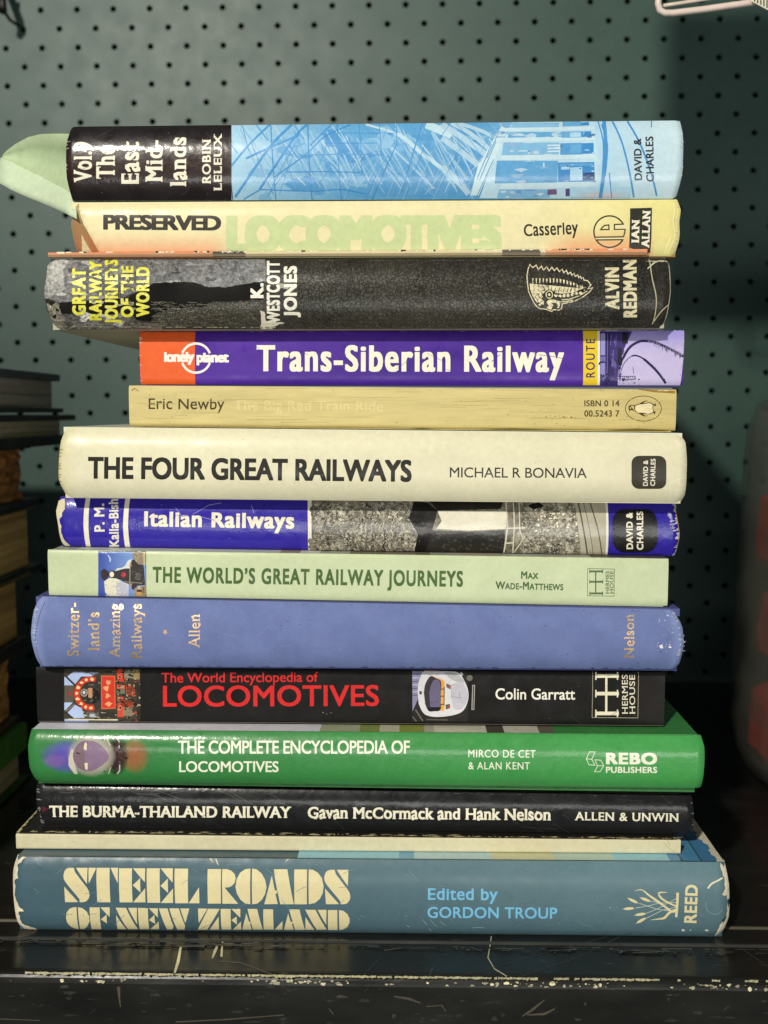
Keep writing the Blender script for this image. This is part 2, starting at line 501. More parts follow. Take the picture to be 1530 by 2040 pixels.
    def tris(s, T, col, mi=0, lift=0.0):
        s.layer += 1; off = s.layer * 8e-7 + 1.2e-5 + lift
        for t in T:
            P = []
            for q in t:
                u, v = s.uv(q[0], q[1]); c = q[2] if len(q) > 2 else col
                P.append((u, v, c[0], c[1], c[2]))
            ar = sum(P[i][0] * P[(i + 1) % 3][1] - P[(i + 1) % 3][0] * P[i][1] for i in range(3))
            if ar < 0: P = P[::-1]
            for ax, val, g in ((0, 0.0005, True), (0, 0.9995, False), (1, 0.003, True), (1, 0.997, False)):
                if P: P = clip(P, ax, val, g)
            if len(P) < 3: continue
            v0 = min(p[1] for p in P); v1 = max(p[1] for p in P)
            for k in range(NV):
                a, b = s.vl[k], s.vl[k + 1]
                if b <= v0 or a >= v1: continue
                Q = P
                if a > v0: Q = clip(Q, 1, a, True)
                if Q and b < v1: Q = clip(Q, 1, b, False)
                if len(Q) < 3: continue
                u0 = min(p[0] for p in Q); u1 = max(p[0] for p in Q); pieces = []
                for q in s.ulines():
                    if u0 < q < u1:
                        lo = clip(Q, 0, q, False); Q = clip(Q, 0, q, True)
                        if len(lo) > 2: pieces.append(lo)
                        if len(Q) < 3: break
                if len(Q) > 2: pieces.append(Q)
                for Q in pieces:
                    s.f.append(tuple(s.vert(q[0], q[1], off, q[2:5]) for q in Q)); s.mi.append(mi)
    def batch(s, items, mi=0):
        """many shapes that do not overlap, printed in one pass"""
        s.tris([[(q[0], q[1], col) for q in t] for T, col in items for t in T], (0, 0, 0), mi)
    def poly(s, pts, col, mi=0): s.tris(poly_tris(pts), col, mi)
    def rect(s, x0, y0, x1, y1, col, mi=0, sl=0.0):
        m = max(1, int((x1 - x0) / 40)); T = []
        for k in range(m):
            a = x0 + (x1 - x0) * k / m; b = x0 + (x1 - x0) * (k + 1) / m
            ya, yb = (a - x0) * sl, (b - x0) * sl
            T += [[(a, y0 + ya), (b, y0 + yb), (b, y1 + yb)], [(a, y0 + ya), (b, y1 + yb), (a, y1 + ya)]]
        s.tris(T, col, mi)
    def line(s, pts, wd, col, mi=0, closed=False): s.tris(stroke_pts(pts, wd, closed), col, mi)
    def grid(s, x0, y0, x1, y1, nx, ny, fn, mi=0):
        """a patch of printed colour that varies from point to point"""
        T = []
        X = [x0 + (x1 - x0) * i / nx for i in range(nx + 1)]; Y = [y0 + (y1 - y0) * j / ny for j in range(ny + 1)]
        Cc = [[fn(x, y) for y in Y] for x in X]
        for i in range(nx):
            for j in range(ny):
                a, b, c, d = ((X[i], Y[j], Cc[i][j]), (X[i + 1], Y[j], Cc[i + 1][j]), (X[i + 1], Y[j + 1], Cc[i + 1][j + 1]), (X[i], Y[j + 1], Cc[i][j + 1]))
                T += [[a, b, c], [a, c, d]]
        s.tris(T, (0, 0, 0), mi)
    def text(s, string, p0, p1, cap, col, bold=(0, 0), serif=0, xk=1, track=0.0, slant=0.0, smallcaps=0.0, mi=0, halo=None):
        if halo:
            s.text(string, p0, p1, cap, halo[0], (bold[0] + halo[1], bold[1] + halo[1]), serif, xk, track, slant, smallcaps, mi)
        T = layout(string, bold, serif, xk, track, smallcaps)
        x0 = min(p[0] for t in T for p in t); x1 = max(p[0] for t in T for p in t)
        dx, dy = p1[0] - p0[0], p1[1] - p0[1]; l = math.hypot(dx, dy); ex, ey = dx / l, dy / l; ux, uy = ey, -ex
        k = l / (x1 - x0)
        s.tris([[(p0[0] + ((px - x0) * k + py * cap * slant) * ex + py * cap * ux, p0[1] + ((px - x0) * k + py * cap * slant) * ey + py * cap * uy) for px, py in t] for t in T], col, mi)
    def build(s, mats, parent, name='spine'):
        if not isinstance(mats, (list, tuple)): mats = [mats]
        me = bpy.data.meshes.new(name); b = parent.location
        me.from_pydata([tuple(v - b) for v in s.v], [], s.f)
        for m in mats: me.materials.append(m)
        me.polygons.foreach_set('material_index', s.mi)
        me.polygons.foreach_set('use_smooth', [True] * len(me.polygons))
        a = me.color_attributes.new('ink', 'FLOAT_COLOR', 'POINT'); d = []
        for c in s.c: d += [c[0], c[1], c[2], 1.0]
        a.data.foreach_set('color', d); me.update()
        me.normals_split_custom_set_from_vertices([tuple(n) for n in s.n])
        o = bpy.data.objects.new(name, me); C.objects.link(o); o.parent = parent
        return o

# ------------------------------------------------------------------ the stack: pixel outline of each spine and how far back its spine sits
SP = [  # key, L, R, top(l, r), bottom(l, r), yf, bulge, power, depth
    ('blue',    130, 1362, (253, 240), (400, 396), .010, .0036, 2.6, .150),
    ('cream',   133, 1357, (405, 397), (515, 510), .012, .0016, 4, .175),
    ('worn',     88, 1338, (517, 514), (657, 656), .008, .0042, 2.6, .150),
    ('purple',  278, 1362, (661, 656), (766, 768), .019, .0010, 7, .145),
    ('tan',     257, 1347, (768, 776), (849, 858), .018, .0010, 7, .130),
    ('white',   115, 1370, (851, 866), (991, 1001), .009, .0034, 3.0, .155),
    ('italian', 112, 1356, (990, 1003), (1088, 1107), .019, .0020, 2.6, .155),
    ('lime',     96, 1331, (1095, 1113), (1187, 1207), .013, .0006, 10, .200),
    ('cloth',    60, 1365, (1187, 1215), (1327, 1333), .008, .0032, 2.8, .150),
    ('black',    73, 1324, (1329, 1339), (1439, 1446), .017, .0006, 10, .210),
    ('green',    54, 1405, (1453, 1466), (1556, 1570), .006, .0028, 3.0, .200),
    ('burma',    70, 1384, (1563, 1585), (1645, 1664), .013, .0018, 2.6, .155),
    ('thin',     32, 1356, (1661, 1672), (1692, 1702), .0095, .0003, 10, .215),
    ('teal',     20, 1458, (1705, 1716), (1854, 1862), .000, .0030, 3.0, .180),
]
SPEC = {}
for k, L_, R_, T_, B_, yf, bu, pw, dp in SP:
    ye = yf + bu
    SPEC[k] = dict(key=k, L=L_, R=R_, yf=yf, bulge=bu, pw=pw, depth=dp, er=0.0, er_w=0.003, jl=None, jr=None, warp=None, shell=0.0012, rim=None,
                   zt=[on_y(L_, T_[0], ye).z, on_y(R_, T_[1], ye).z], zb=[on_y(L_, B_[0], ye).z, on_y(R_, B_[1], ye).z],
                   xL=on_y(L_, (T_[0] + B_[0]) / 2, yf).x, xR=on_y(R_, (T_[1] + B_[1]) / 2, yf).x)
keys = [q[0] for q in SP]
GAP = 0.00012
for a, b in zip(keys, keys[1:]):
    A, B = SPEC[a], SPEC[b]
    # the two books touch along one line: compare at the lower book's ends, settle half way
    xs = (max(A['xL'], B['xL']), min(A['xR'], B['xR']))
    def zat(q, k, x): return q[k][0] + (q[k][1] - q[k][0]) * (x - q['xL']) / (q['xR'] - q['xL'])
    z0, z1 = [(zat(A, 'zb', x) + zat(B, 'zt', x)) / 2 for x in xs]
    DEBUG and print(a, b, ['%.2f' % (1000 * (zat(A, 'zb', x) - zat(B, 'zt', x))) for x in xs])
    for q, kk, ck, g, sg in ((A, 'zb', 'cb', GAP, 1), (B, 'zt', 'ct', -GAP, -1)):
        q[ck] = [z0 + (z1 - z0) * (x - xs[0]) / (xs[1] - xs[0]) + g for x in (q['xL'], q['xR'])]   # where the boards touch
        q[kk] = [max(a_, c_) if sg > 0 else min(a_, c_) for a_, c_ in zip(q[kk], q[ck])]            # the spine itself may stop short of that
DEBUG and print('bottom', SPEC['teal']['zb'])
SPEC['teal']['zb'] = [GAP, GAP]; SPEC['teal']['cb'] = [GAP, GAP]; SPEC['blue']['ct'] = list(SPEC['blue']['zt'])

def book(key, name, label, cat='book'):
    q = SPEC[key]; s = Spine(q)
    base = Vector(((q['xL'] + q['xR']) / 2, q['yf'] + q['bulge'], (q['zb'][0] + q['zb'][1]) / 2))
    e = empty(name, base); tag(e, label, cat, 'stack of railway books')
    s.root = e; return s

def covers(s, th, mat, top_col, bot_col, inset=0.0014, page_in=0.003, page_mat=None, back=0.0, strips=None, edge_col=None):
    """the two boards and the block of pages behind the spine"""
    y0 = s.yf + s.bulge + 0.0002; y1 = s.yf + s.depth
    xl, xr = s.xL + inset, s.xR - inset
    def zz(k, x): t = (x - s.xL) / (s.xR - s.xL); a = getattr(s, k); return a[0] + (a[1] - a[0]) * t
    for nm, k, kz, sg, col in (('front_cover', 'ct', 'zt', -1, top_col), ('back_cover', 'cb', 'zb', 1, bot_col)):
        m = MB(); q = []
        y0 = s.yf + s.bulge + (0.0002 if abs(getattr(s, k)[0] - getattr(s, kz)[0]) + abs(getattr(s, k)[1] - getattr(s, kz)[1]) < 0.0012 else 0.0024)
        for dz in ((-th, 0) if sg < 0 else (0, th)):
            q += [(xl, y0, zz(k, xl) + dz), (xr, y0, zz(k, xr) + dz), (xr, y1, zz(k, xr) + dz), (xl, y1, zz(k, xl) + dz)]
        m.hexa(q, col)
        if sg < 0 and strips:
            for (pa, pb, ya, yb, cc) in strips:
                a = s.xL + (s.xR - s.xL) * (pa - s.L) / (s.R - s.L); b = s.xL + (s.xR - s.xL) * (pb - s.L) / (s.R - s.L)
                m.face([(a, y0 + ya, zz(k, a) + 4e-5), (b, y0 + ya, zz(k, b) + 4e-5), (b, y0 + yb, zz(k, b) + 4e-5), (a, y0 + yb, zz(k, a) + 4e-5)], cc)
        m.build(nm, mat, s.root)
    m = MB(); a, b = xl + page_in, xr - page_in; ya, yb = y0 + 0.0015, y1 - page_in
    q = []
    for k, d in (('cb', th + 1e-4), ('ct', -th - 1e-4)):
        q += [(a, ya, zz(k, a) + d), (b, ya, zz(k, b) + d), (b, yb, zz(k, b) + d), (a, yb, zz(k, a) + d)]
    m.hexa(q, lin((205, 190, 150)))
    m.build('page_block', page_mat or PAGES, s.root)

# ------------------------------------------------------------------ the setting: shelf and pegboard
PAGES = material('paper_pages', ink=True, rough=0.8, mott=0.25, mscale=500, stretch=(0.15, 0.15, 4.0), bump=0.5, bscale=900, bdist=0.0006)
BLACK_PAINT = material('black_shelf_paint', ink=True, rough=0.24, spec=0.5, mott=0.35, mscale=90, rvar=0.12, bump=0.25, bscale=160, bdist=0.0003,
                       specks=0.17, speck_col=lin((64, 62, 56)), sscale=220, bump2=0.2, bscale2=30, stretch=(0.35, 1, 1))
BARE = material('chipped_paint', ink=True, rough=0.55, mott=0.25, mscale=900, bump=0.4, bscale=900)
rng = random.Random(7)
YE = on_z(765, 1947, 0).y                       # front edge of the shelf
m = MB(); R_ = 0.0035; prof = [(0.42, 0.0)] + [(YE + R_ - R_ * math.sin(a), -R_ + R_ * math.cos(a)) for a in [k * math.pi / 12 for k in range(7)]] + [(YE, -0.052), (YE + 0.004, -0.055), (YE + 0.03, -0.055), (YE + 0.03, -0.012), (0.42, -0.012)]
X0, X1 = -0.75, 0.75
nseg = 30
for i in range(nseg):
    xa, xb = X0 + (X1 - X0) * i / nseg, X0 + (X1 - X0) * (i + 1) / nseg
    for k in range(len(prof)):
        (ya, za), (yb, zb) = prof[k], prof[(k + 1) % len(prof)]
        m.face([(xb, ya, za), (xa, ya, za), (xa, yb, zb), (xb, yb, zb)], lin((27, 27, 25)))
# pressed ridges along the lip
def ridge(py, h, wd, col, x0=-0.75, x1=0.75):
    y = on_z(765, py, 0).y
    for (d0, z0, d1, z1) in ((-wd, 2e-5, -wd * .4, h), (-wd * .4, h, wd * .4, h), (wd * .4, h, wd, 2e-5)):
        m.face([(x0, y + d0, z0), (x1, y + d0, z0), (x1, y + d1, z1), (x0, y + d1, z1)], col)
ridge(1877, 0.0006, 0.0011, lin((60, 60, 57)))
ridge(1842, 0.0006, 0.0009, lin((95, 92, 80)))
cream = lin((240, 230, 186)); grey = lin((92, 92, 86)); dgrey = lin((62, 62, 58))
def on_top(T, col, lift=6e-5):
    for t in T: m.face([on_z(x, y, lift) for x, y in t], col, 1)
def on_front(T, col):
    for t in T: m.face([on_y(x, y, YE - 6e-5) for x, y in t], col, 1)
# chipped front edge: broken cream line on the rounded nose
def edge_y(px): return 1937 + px * 0.0115
px = -60
while px < 1620:
    L_ = rng.choice([6, 10, 16, 30, 48]); dens = 0.97 if px < 1090 else 0.45
    if rng.random() < dens:
        n = max(3, int(L_ / 4)); up = []; dn = []
        for k in range(n + 1):
            x = px + L_ * k / n; y = edge_y(x); wv = rng.uniform(1.2, 3.6) * (1.8 if rng.random() < 0.1 else 1)
            up.append((x, y - rng.uniform(0.8, 2.4))); dn.append((x, y + wv))
        for k in range(n):
            q = [up[k], up[k + 1], dn[k + 1], dn[k]]
            m.face([on_z(x, y, 7e-5) for x, y in q], mixc(cream, grey, rng.uniform(0, .55) ** 1.5), 1)
    px += L_ + rng.choice([0.5, 1, 2, 5])
for k in range(120):                                                      # flakes just under the nose
    x = rng.uniform(-40, 1560); x = x if rng.random() < .3 else rng.choice([240, 560, 620, 1000, 1070, 1180, 1390, 1410]) + rng.gauss(0, 30)
    y = edge_y(x) + rng.uniform(7, 17); r = rng.choice([.8, 1.1, 1.6, 2.4, 3.4])
    on_front(poly_tris(blob(rng, x, y, r * rng.uniform(.8, 2.2), r * rng.uniform(.6, 1.2), 8)), mixc(cream, grey, rng.uniform(0, .8)))
for pts, wd, c in (([(360, 1886), (355, 1915), (348, 1938)], [4, 6, 4], cream), ([(436, 1879), (428, 1895), (423, 1909)], [3, 6, 2], mixc(cream, grey, .3)),
                   ([(444, 1870), (442, 1890), (441, 1906)], [2, 4, 4], mixc(cream, grey, .3)), ([(437, 1915), (480, 1918), (545, 1942)], [1.5, 2, 1.4], grey),
                   ([(293, 1876), (292, 1908)], 1.5, grey), ([(979, 1865), (976, 1885), (972, 1908), (985, 1930), (1010, 1945)], 2, mixc(cream, grey, .4)),
                   ([(1040, 1945), (1150, 1908), (1235, 1866)], 1.5, dgrey), ([(930, 1942), (1080, 1900), (1210, 1866)], 1.4, dgrey), ([(765, 1893), (800, 1889)], 1.5, grey),
                   ([(855, 1945), (862, 1928)], 1.4, grey), ([(1462, 1880), (1530, 1925)], 1.4, dgrey), ([(725, 1942), (760, 1905)], 1.4, dgrey)):
    on_top(stroke_pts(pts, wd), c, 8e-5)
for k in range(50):                                                      # fine scratches and dust on the lip
    x = rng.uniform(-60, 1600); y = rng.uniform(1866, 1942); a = rng.gauss(0.0, 0.9); l = rng.uniform(4, 34)
    on_top(stroke_pts([(x, y), (x + l * math.cos(a), y + l * math.sin(a) * .5)], rng.uniform(.4, .9)), mixc(lin((40, 40, 38)), dgrey, rng.random()), 4e-5 + k * 1e-7)
for k in range(170):
    x = rng.uniform(-40, 1570); y = edge_y(x) - 63 + x * 0.004 + rng.gauss(0, 2.5); l = rng.choice([3, 6, 10, 18, 40, 60])
    m.face([on_z(q[0], q[1], 0.00068) for q in [(x, y), (x + l, y + rng.uniform(-1, 1)), (x + l, y + rng.uniform(1, 2.5)), (x, y + 1.5)]], mixc(lin((56, 56, 53)), grey, rng.random()), 1)
for k in range(70):                                                       # rubbed, greyed patches
    x = rng.uniform(-20, 1550); y = rng.uniform(1962, 2040); on_front(poly_tris(blob(rng, x, y, rng.uniform(3, 16), rng.uniform(1, 4), 12, .5)), mixc(lin((27, 27, 25)), lin((58, 54, 46)), rng.random() ** 2)) if k % 2 == 0 else None
for k in range(22):                                                      # scuffs on the front face
    x = rng.uniform(-20, 1550); y = rng.uniform(1965, 2038); a = rng.choice([rng.gauss(-.5, .3), rng.gauss(.5, .3), rng.gauss(0, .1)]); l = rng.uniform(3, 26)
    on_front(stroke_pts([(x, y), (x + l * math.cos(a), y + l * math.sin(a))], [rng.uniform(.5, 1.5), rng.uniform(.5, 2.0)]), mixc(lin((32, 31, 29)), lin((62, 57, 46)), rng.random() ** 1.6))
for pts, wd in (([(350, 2036), (450, 2031), (565, 2022)], 2.2), ([(0, 2030), (80, 2033)], 1.8), ([(1040, 2025), (1060, 2012), (1085, 1992)], [2, 5, 2]), ([(1050, 2022), (1085, 2020), (1105, 2010)], [2, 5, 3]),
                ([(236, 1966), (238, 1990), (240, 2006)], [7, 3, 2]), ([(655, 2009), (664, 2021)], 2), ([(785, 1985), (815, 1990), (838, 1998)], [3, 5, 2]), ([(850, 2005), (880, 2003), (888, 2014)], 2)):
    on_front(stroke_pts(pts, wd), lin((74, 68, 54)))
shelf = m.build('shelf', [BLACK_PAINT, BARE])
tag(shelf, 'black painted metal shelf with chipped cream paint along its front lip', 'shelf')

# perforated board behind: real holes, one inch apart in staggered rows
PEG = material('pegboard_paint', ink=True, rough=0.48, spec=0.7, mott=0.10, mscale=260, bump=0.25, bscale=700, bdist=0.0002, rvar=0.03, bump2=0.05, bscale2=25,
               specks=0.03, speck_col=lin((120, 128, 120)), sscale=200)
YB = 0.380; ROLL = 0.0068; HX, HZ, HR = 0.0254, 0.0127, 0.0022
o0 = on_y(1413, 992, YB)
m = MB(); ang = []
for k in range(4):
    for a in (0, 26.565, 60): pass
ang = [math.radians(a) for a in (0, 26.565, 55, 90, 125, 153.435, 180, 206.565, 235, 270, 305, 333.435)]
cr, sr = math.cos(ROLL), math.sin(ROLL); pcol = lin((55, 83, 75))
def pb(a, b, y): return (o0.x + a * cr - b * sr, y, o0.z + a * sr + b * cr)
for j in range(-13, 42):
    for i in range(-26, 12):
        cx = i * HX + (j % 2) * HX / 2; cz = j * HZ
        ci = [(cx + HR * math.cos(t), cz + HR * math.sin(t)) for t in ang]
        ro = []
        for t in ang:
            c_, s_ = math.cos(t), math.sin(t); q = min(HX / 2 / abs(c_) if abs(c_) > 1e-9 else 9, HZ / 2 / abs(s_) if abs(s_) > 1e-9 else 9)
            ro.append((cx + q * c_, cz + q * s_))
        for k in range(12):
            l = (k + 1) % 12
            m.face([pb(*ro[k], YB), pb(*ci[k], YB), pb(*ci[l], YB), pb(*ro[l], YB)], pcol)
            m.face([pb(*ci[k], YB), pb(*ci[k], YB + 0.004), pb(*ci[l], YB + 0.004), pb(*ci[l], YB)], pcol)
peg = m.build('pegboard', PEG)
tag(peg, 'dark green perforated pegboard with staggered round holes behind the books', 'pegboard')
m = MB(); m.box((-0.8, YB + 0.012, -0.05), (0.8, YB + 0.02, 0.75), lin((14, 14, 14)))
m.build('backing_panel', material('backing_black', ink=True, rough=0.9, spec=0.1), peg)

# unseen board added above right, out of the picture, to shade the pegboard
m = MB(); m.box((0.021, -0.006, 0.424), (0.5, 0.006, 0.585), lin((40, 40, 40)))
tag(m.build('shade_board', material('shade_board_finish', ink=True, rough=0.6), bevel=0.001), kind='structure')

# ------------------------------------------------------------------ finishes
GLOSS = material('glossy_jacket', rough=0.34, spec=0.3, coat=0.30, coat_rough=0.12, mott=0.07, mscale=500, bump=0.26, bscale=230, bdist=0.0005, bump2=0.18, bscale2=60, bdist2=0.001)
BLKC = material('matte_black_cover', rough=0.5, spec=0.16, mott=0.08, mscale=500, bump=0.12, bscale=300, bdist=0.0003, bump2=0.10, bscale2=60)
BLKG = material('glossy_black_jacket', rough=0.32, spec=0.2, coat=0.22, coat_rough=0.14, mott=0.1, mscale=500, bump=0.26, bscale=230, bdist=0.0005, bump2=0.18, bscale2=60, bdist2=0.001)
SATIN = material('satin_cover', rough=0.42, spec=0.28, coat=0.06, coat_rough=0.2, mott=0.06, mscale=500, bump=0.12, bscale=300, bdist=0.0003, bump2=0.10, bscale2=60)
MATTE = material('matte_paper', rough=0.62, spec=0.35, mott=0.08, mscale=420, bump=0.15, bscale=600, bdist=0.0003)
FADED = material('faded_paper', rough=0.7, spec=0.3, mott=0.11, mscale=300, stretch=(0.25, 1, 1.6), bump=0.25, bscale=500, bdist=0.0004)
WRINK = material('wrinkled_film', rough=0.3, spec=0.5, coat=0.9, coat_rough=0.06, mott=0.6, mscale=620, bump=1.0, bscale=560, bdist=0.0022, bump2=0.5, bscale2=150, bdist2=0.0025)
CLOTH = material('book_cloth', rough=0.75, spec=0.25, mott=0.09, mscale=1900, bump=0.6, bscale=2200, bdist=0.0003, specks=0.03, speck_col=lin((150, 158, 190)), sscale=900)
GILT = material('worn_gilt', rough=0.42, spec=0.6, metal=0.55, mott=0.3, mscale=1200, bump=0.2, bscale=900)
PHOTO = material('printed_photo', rough=0.4, coat=0.35, coat_rough=0.15, mott=0.85, mscale=560, bump=0.1, bscale=160, bdist=0.0004)
TORN = material('torn_paper', rough=0.8, spec=0.2, mott=0.16, mscale=900, bump=0.6, bscale=900, bdist=0.0006)
# cracked laminate
CRACK = material('cracked_laminate', rough=0.42, spec=0.35, coat=0.28, coat_rough=0.3, mott=0.4, mscale=420, bump=0.2, bscale=160, bdist=0.0006)
def add_cracks(m):
    n = m.node_tree.nodes; L = m.node_tree.links; p = n['Principled BSDF']
    tc = [q for q in n if q.type == 'TEX_COORD'][0]
    wob = n.new('ShaderNodeTexNoise'); wob.inputs['Scale'].default_value = 420; L.new(tc.outputs['Object'], wob.inputs['Vector'])
    ad = n.new('ShaderNodeMix'); ad.data_type = 'VECTOR'; ad.inputs['Factor'].default_value = 0.0035
    L.new(tc.outputs['Object'], ad.inputs['A']); L.new(wob.outputs['Color'], ad.inputs['B'])
    v = n.new('ShaderNodeTexVoronoi'); v.feature = 'DISTANCE_TO_EDGE'; v.inputs['Scale'].default_value = 760; L.new(ad.outputs['Result'], v.inputs['Vector'])
    cr_ = n.new('ShaderNodeMapRange'); cr_.inputs[1].default_value = 0.0; cr_.inputs[2].default_value = 0.10; cr_.inputs[3].default_value = 1; cr_.inputs[4].default_value = 0
    L.new(v.outputs['Distance'], cr_.inputs[0])
    patch = n.new('ShaderNodeTexNoise'); patch.inputs['Scale'].default_value = 55; patch.inputs['Detail'].default_value = 4; L.new(tc.outputs['Object'], patch.inputs['Vector'])
    pr = n.new('ShaderNodeMapRange'); pr.inputs[1].default_value = 0.38; pr.inputs[2].default_value = 0.58; L.new(patch.outputs[0], pr.inputs[0])
    mu = n.new('ShaderNodeMath'); mu.operation = 'MULTIPLY'; L.new(cr_.outputs[0], mu.inputs[0]); L.new(pr.outputs[0], mu.inputs[1])
    old = p.inputs['Base Color'].links[0].from_socket
    mx = n.new('ShaderNodeMix'); mx.data_type = 'RGBA'; L.new(mu.outputs[0], mx.inputs['Factor']); L.new(old, mx.inputs['A']); mx.inputs['B'].default_value = (*lin((86, 82, 66)), 1)
    L.new(mx.outputs['Result'], p.inputs['Base Color'])
    b = n.new('ShaderNodeBump'); b.inputs['Strength'].default_value = 0.8; b.inputs['Distance'].default_value = 0.0012; b.invert = True
    L.new(cr_.outputs[0], b.inputs['Height'])
    oldn = p.inputs['Normal'].links[0].from_socket; L.new(oldn, b.inputs['Normal'])
    L.new(b.outputs[0], p.inputs['Normal'])
add_cracks(CRACK)

WHITE = lin((236, 230, 208)); INK = lin((38, 34, 30)); PAPER = lin((222, 212, 178))
R = random.Random(11)
def specks(s, n, x0, x1, y0, y1, col, r0=.5, r1=1.6, mi=0, seed=1, flat=1.6):
    r = random.Random(seed)
    for _ in range(n):
        x, y = r.uniform(x0, x1), r.uniform(y0, y1); q = r.uniform(r0, r1)
        s.poly(blob(r, x, y, q * r.uniform(.7, flat), q * r.uniform(.5, 1), 7), mixc(col, tuple(.6 * v for v in col), r.random()), mi)
def scratches(s, n, x0, x1, y0, y1, col, l0=6, l1=30, seed=1, wd=.9):
    r = random.Random(seed)
    for _ in range(n):
        x, y = r.uniform(x0, x1), r.uniform(y0, y1); a = r.uniform(-.9, .9); l = r.uniform(l0, l1)
        s.line(arc_path([(x, y), (x + l * .5 * math.cos(a), y + l * .5 * math.sin(a) + r.uniform(-2, 2)), (x + l * math.cos(a), y + l * math.sin(a))], 4), wd * r.uniform(.5, 1.2), col)
def edge_wear(s, x0, x1, ya, yb, n, col, seed=3, mi=0, r1=2.2):
    r = random.Random(seed)
    for _ in range(n):
        t = r.random(); x = x0 + (x1 - x0) * t; y = ya + (yb - ya) * t
        s.poly(blob(r, x, y, r.uniform(1, 6), r.uniform(.5, r1 * .75), 11, .5), mixc(col, tuple(.7 * v for v in col), r.random()), mi)

# ================================================================== 1  blue
s = book('blue', 'hardback_book', 'blue line-drawing hardback with black spine panel, topmost of the railway stack')
s.er = .0010; s.er_w = .0026; s.jl = [(0, 6), (.3, 0), (.75, 1), (1, 8)]; s.jr = [(0, -8), (.3, 0), (.8, 0), (1, -3)]
A = lin((166, 206, 230)); B = lin((99, 165, 212)); D = lin((62, 136, 200)); P_ = lin((198, 222, 232))
def f(px, v):
    if px < 470: return A
    t = (px - 470) / 890
    if t < .25: return mixc(A, B, t / .25)
    if t < .55: return mixc(B, mixc(B, D, .35), (t - .25) / .3)
    if t < .78: return mixc(mixc(B, D, .3), A, (t - .55) / .23)
    return mixc(A, P_, min(1, (t - .78) / .2))
s.base(f)
c1 = crop(440, 230, 3.326); c2 = crop(880, 230, 3.326)
r = random.Random(5)
for k in range(12):                                                       # fine hatching of the drawing
    s.batch(par_lines(r, 462, 1095, 240, 396, 14, r.choice([1.05, 1.1, -1.2, .75]) + r.gauss(0, .1), 20, 80, .4, 1.1, lambda x: mixc(f(x, .5), r.choice([P_, D, A]), r.uniform(.12, .4))))
for k in range(26):                                                       # soft tone patches under the drawing
    x = r.uniform(560, 1090); y = r.uniform(255, 390); s.poly(blob(r, x, y, r.uniform(10, 46), r.uniform(6, 20), 14, .35), mixc(D, B, r.uniform(.4, .9)))
for k in range(20):
    x = r.uniform(480, 1090); y = r.uniform(250, 395); s.poly(blob(r, x, y, r.uniform(8, 30), r.uniform(4, 14), 14, .35), mixc(A, B, r.uniform(.4, .9)))
for k in range(7):                                                        # pale steel struts leaning right
    s.batch(par_lines(r, 470, 1090, 236, 396, 40, r.gauss(1.05, .12), 40, 130, 1.2, 5, lambda x: mixc(P_, B, r.uniform(.35, .8))))
for k in range(4):
    s.batch(par_lines(r, 640, 1000, 300, 398, 30, -r.gauss(1.2, .14), 40, 110, .8, 2, lambda x: mixc(P_, B, r.uniform(.4, .85))))
for pts, wd in (([(960, 60), (1180, 130), (1330, 250), (1530, 400)], [14, 26, 26, 24]), ([(1360, 60), (1530, 130)], 16),):
    s.line(c1(arc_path(pts)), [wd] * len(arc_path(pts)) if not isinstance(wd, list) else [w_ * .3 for w_ in wd for _ in range(8)][:len(arc_path(pts))], mixc(P_, A, .4))
for pts, wd in (([(0, 60), (200, 190), (330, 290)], 12), ([(0, 150), (140, 250), (240, 330)], 11), ([(100, 50), (300, 120), (520, 270)], 7), ([(0, 340), (90, 420), (180, 520)], 12), ([(60, 50), (190, 120), (310, 220)], 8)):
    s.line(c2(arc_path(pts)), wd, mixc(P_, B, .35))
for k in range(8):                                                        # dark steel lines
    s.batch(par_lines(r, 480, 1095, 238, 396, 70, r.choice([r.gauss(1.1, .15), -r.gauss(1.2, .2), r.gauss(.7, .1)]), 30, 120, .6, 1.6, lambda x: mixc(D, B, r.uniform(.3, .85))))
for pts, wd in (([(60, 345), (190, 190), (330, 55)], 4.5), ([(95, 540), (320, 215), (470, 60)], 6), ([(255, 490), (350, 350), (500, 130), (580, 55)], 5), ([(330, 55), (345, 330), (365, 560)], 2.6),
                ([(575, 55), (590, 400), (605, 560)], 3.2), ([(770, 55), (785, 400), (800, 560)], 2.4), ([(915, 55), (930, 250), (935, 400)], 2), ([(1050, 55), (1065, 260)], 2), ([(1165, 55), (1165, 200)], 2),
                ([(255, 490), (600, 500), (800, 490), (960, 520)], 2.4), ([(430, 375), (700, 372), (920, 378)], 2.4), ([(590, 262), (800, 258), (1065, 262)], 2.4), ([(700, 182), (1030, 184)], 2), ([(780, 115), (1165, 118)], 1.6),
                ([(165, 285), (330, 210), (520, 130)], 5), ([(350, 410), (560, 260), (690, 140), (860, 60)], 3), ([(60, 180), (110, 250)], 2.4), ([(230, 55), (310, 165)], 2.4), ([(480, 55), (550, 160)], 2), ([(150, 555), (260, 490)], 3),
                ([(590, 200), (700, 90), (740, 60)], 3), ([(1000, 560), (1100, 330), (1165, 190)], 2.4), ([(1200, 500), (1250, 330), (1330, 60)], 3.4)):
    s.line(c1(arc_path(pts)), wd * .8, mixc(lin((60, 140, 208)), B, r.uniform(.1, .6)))
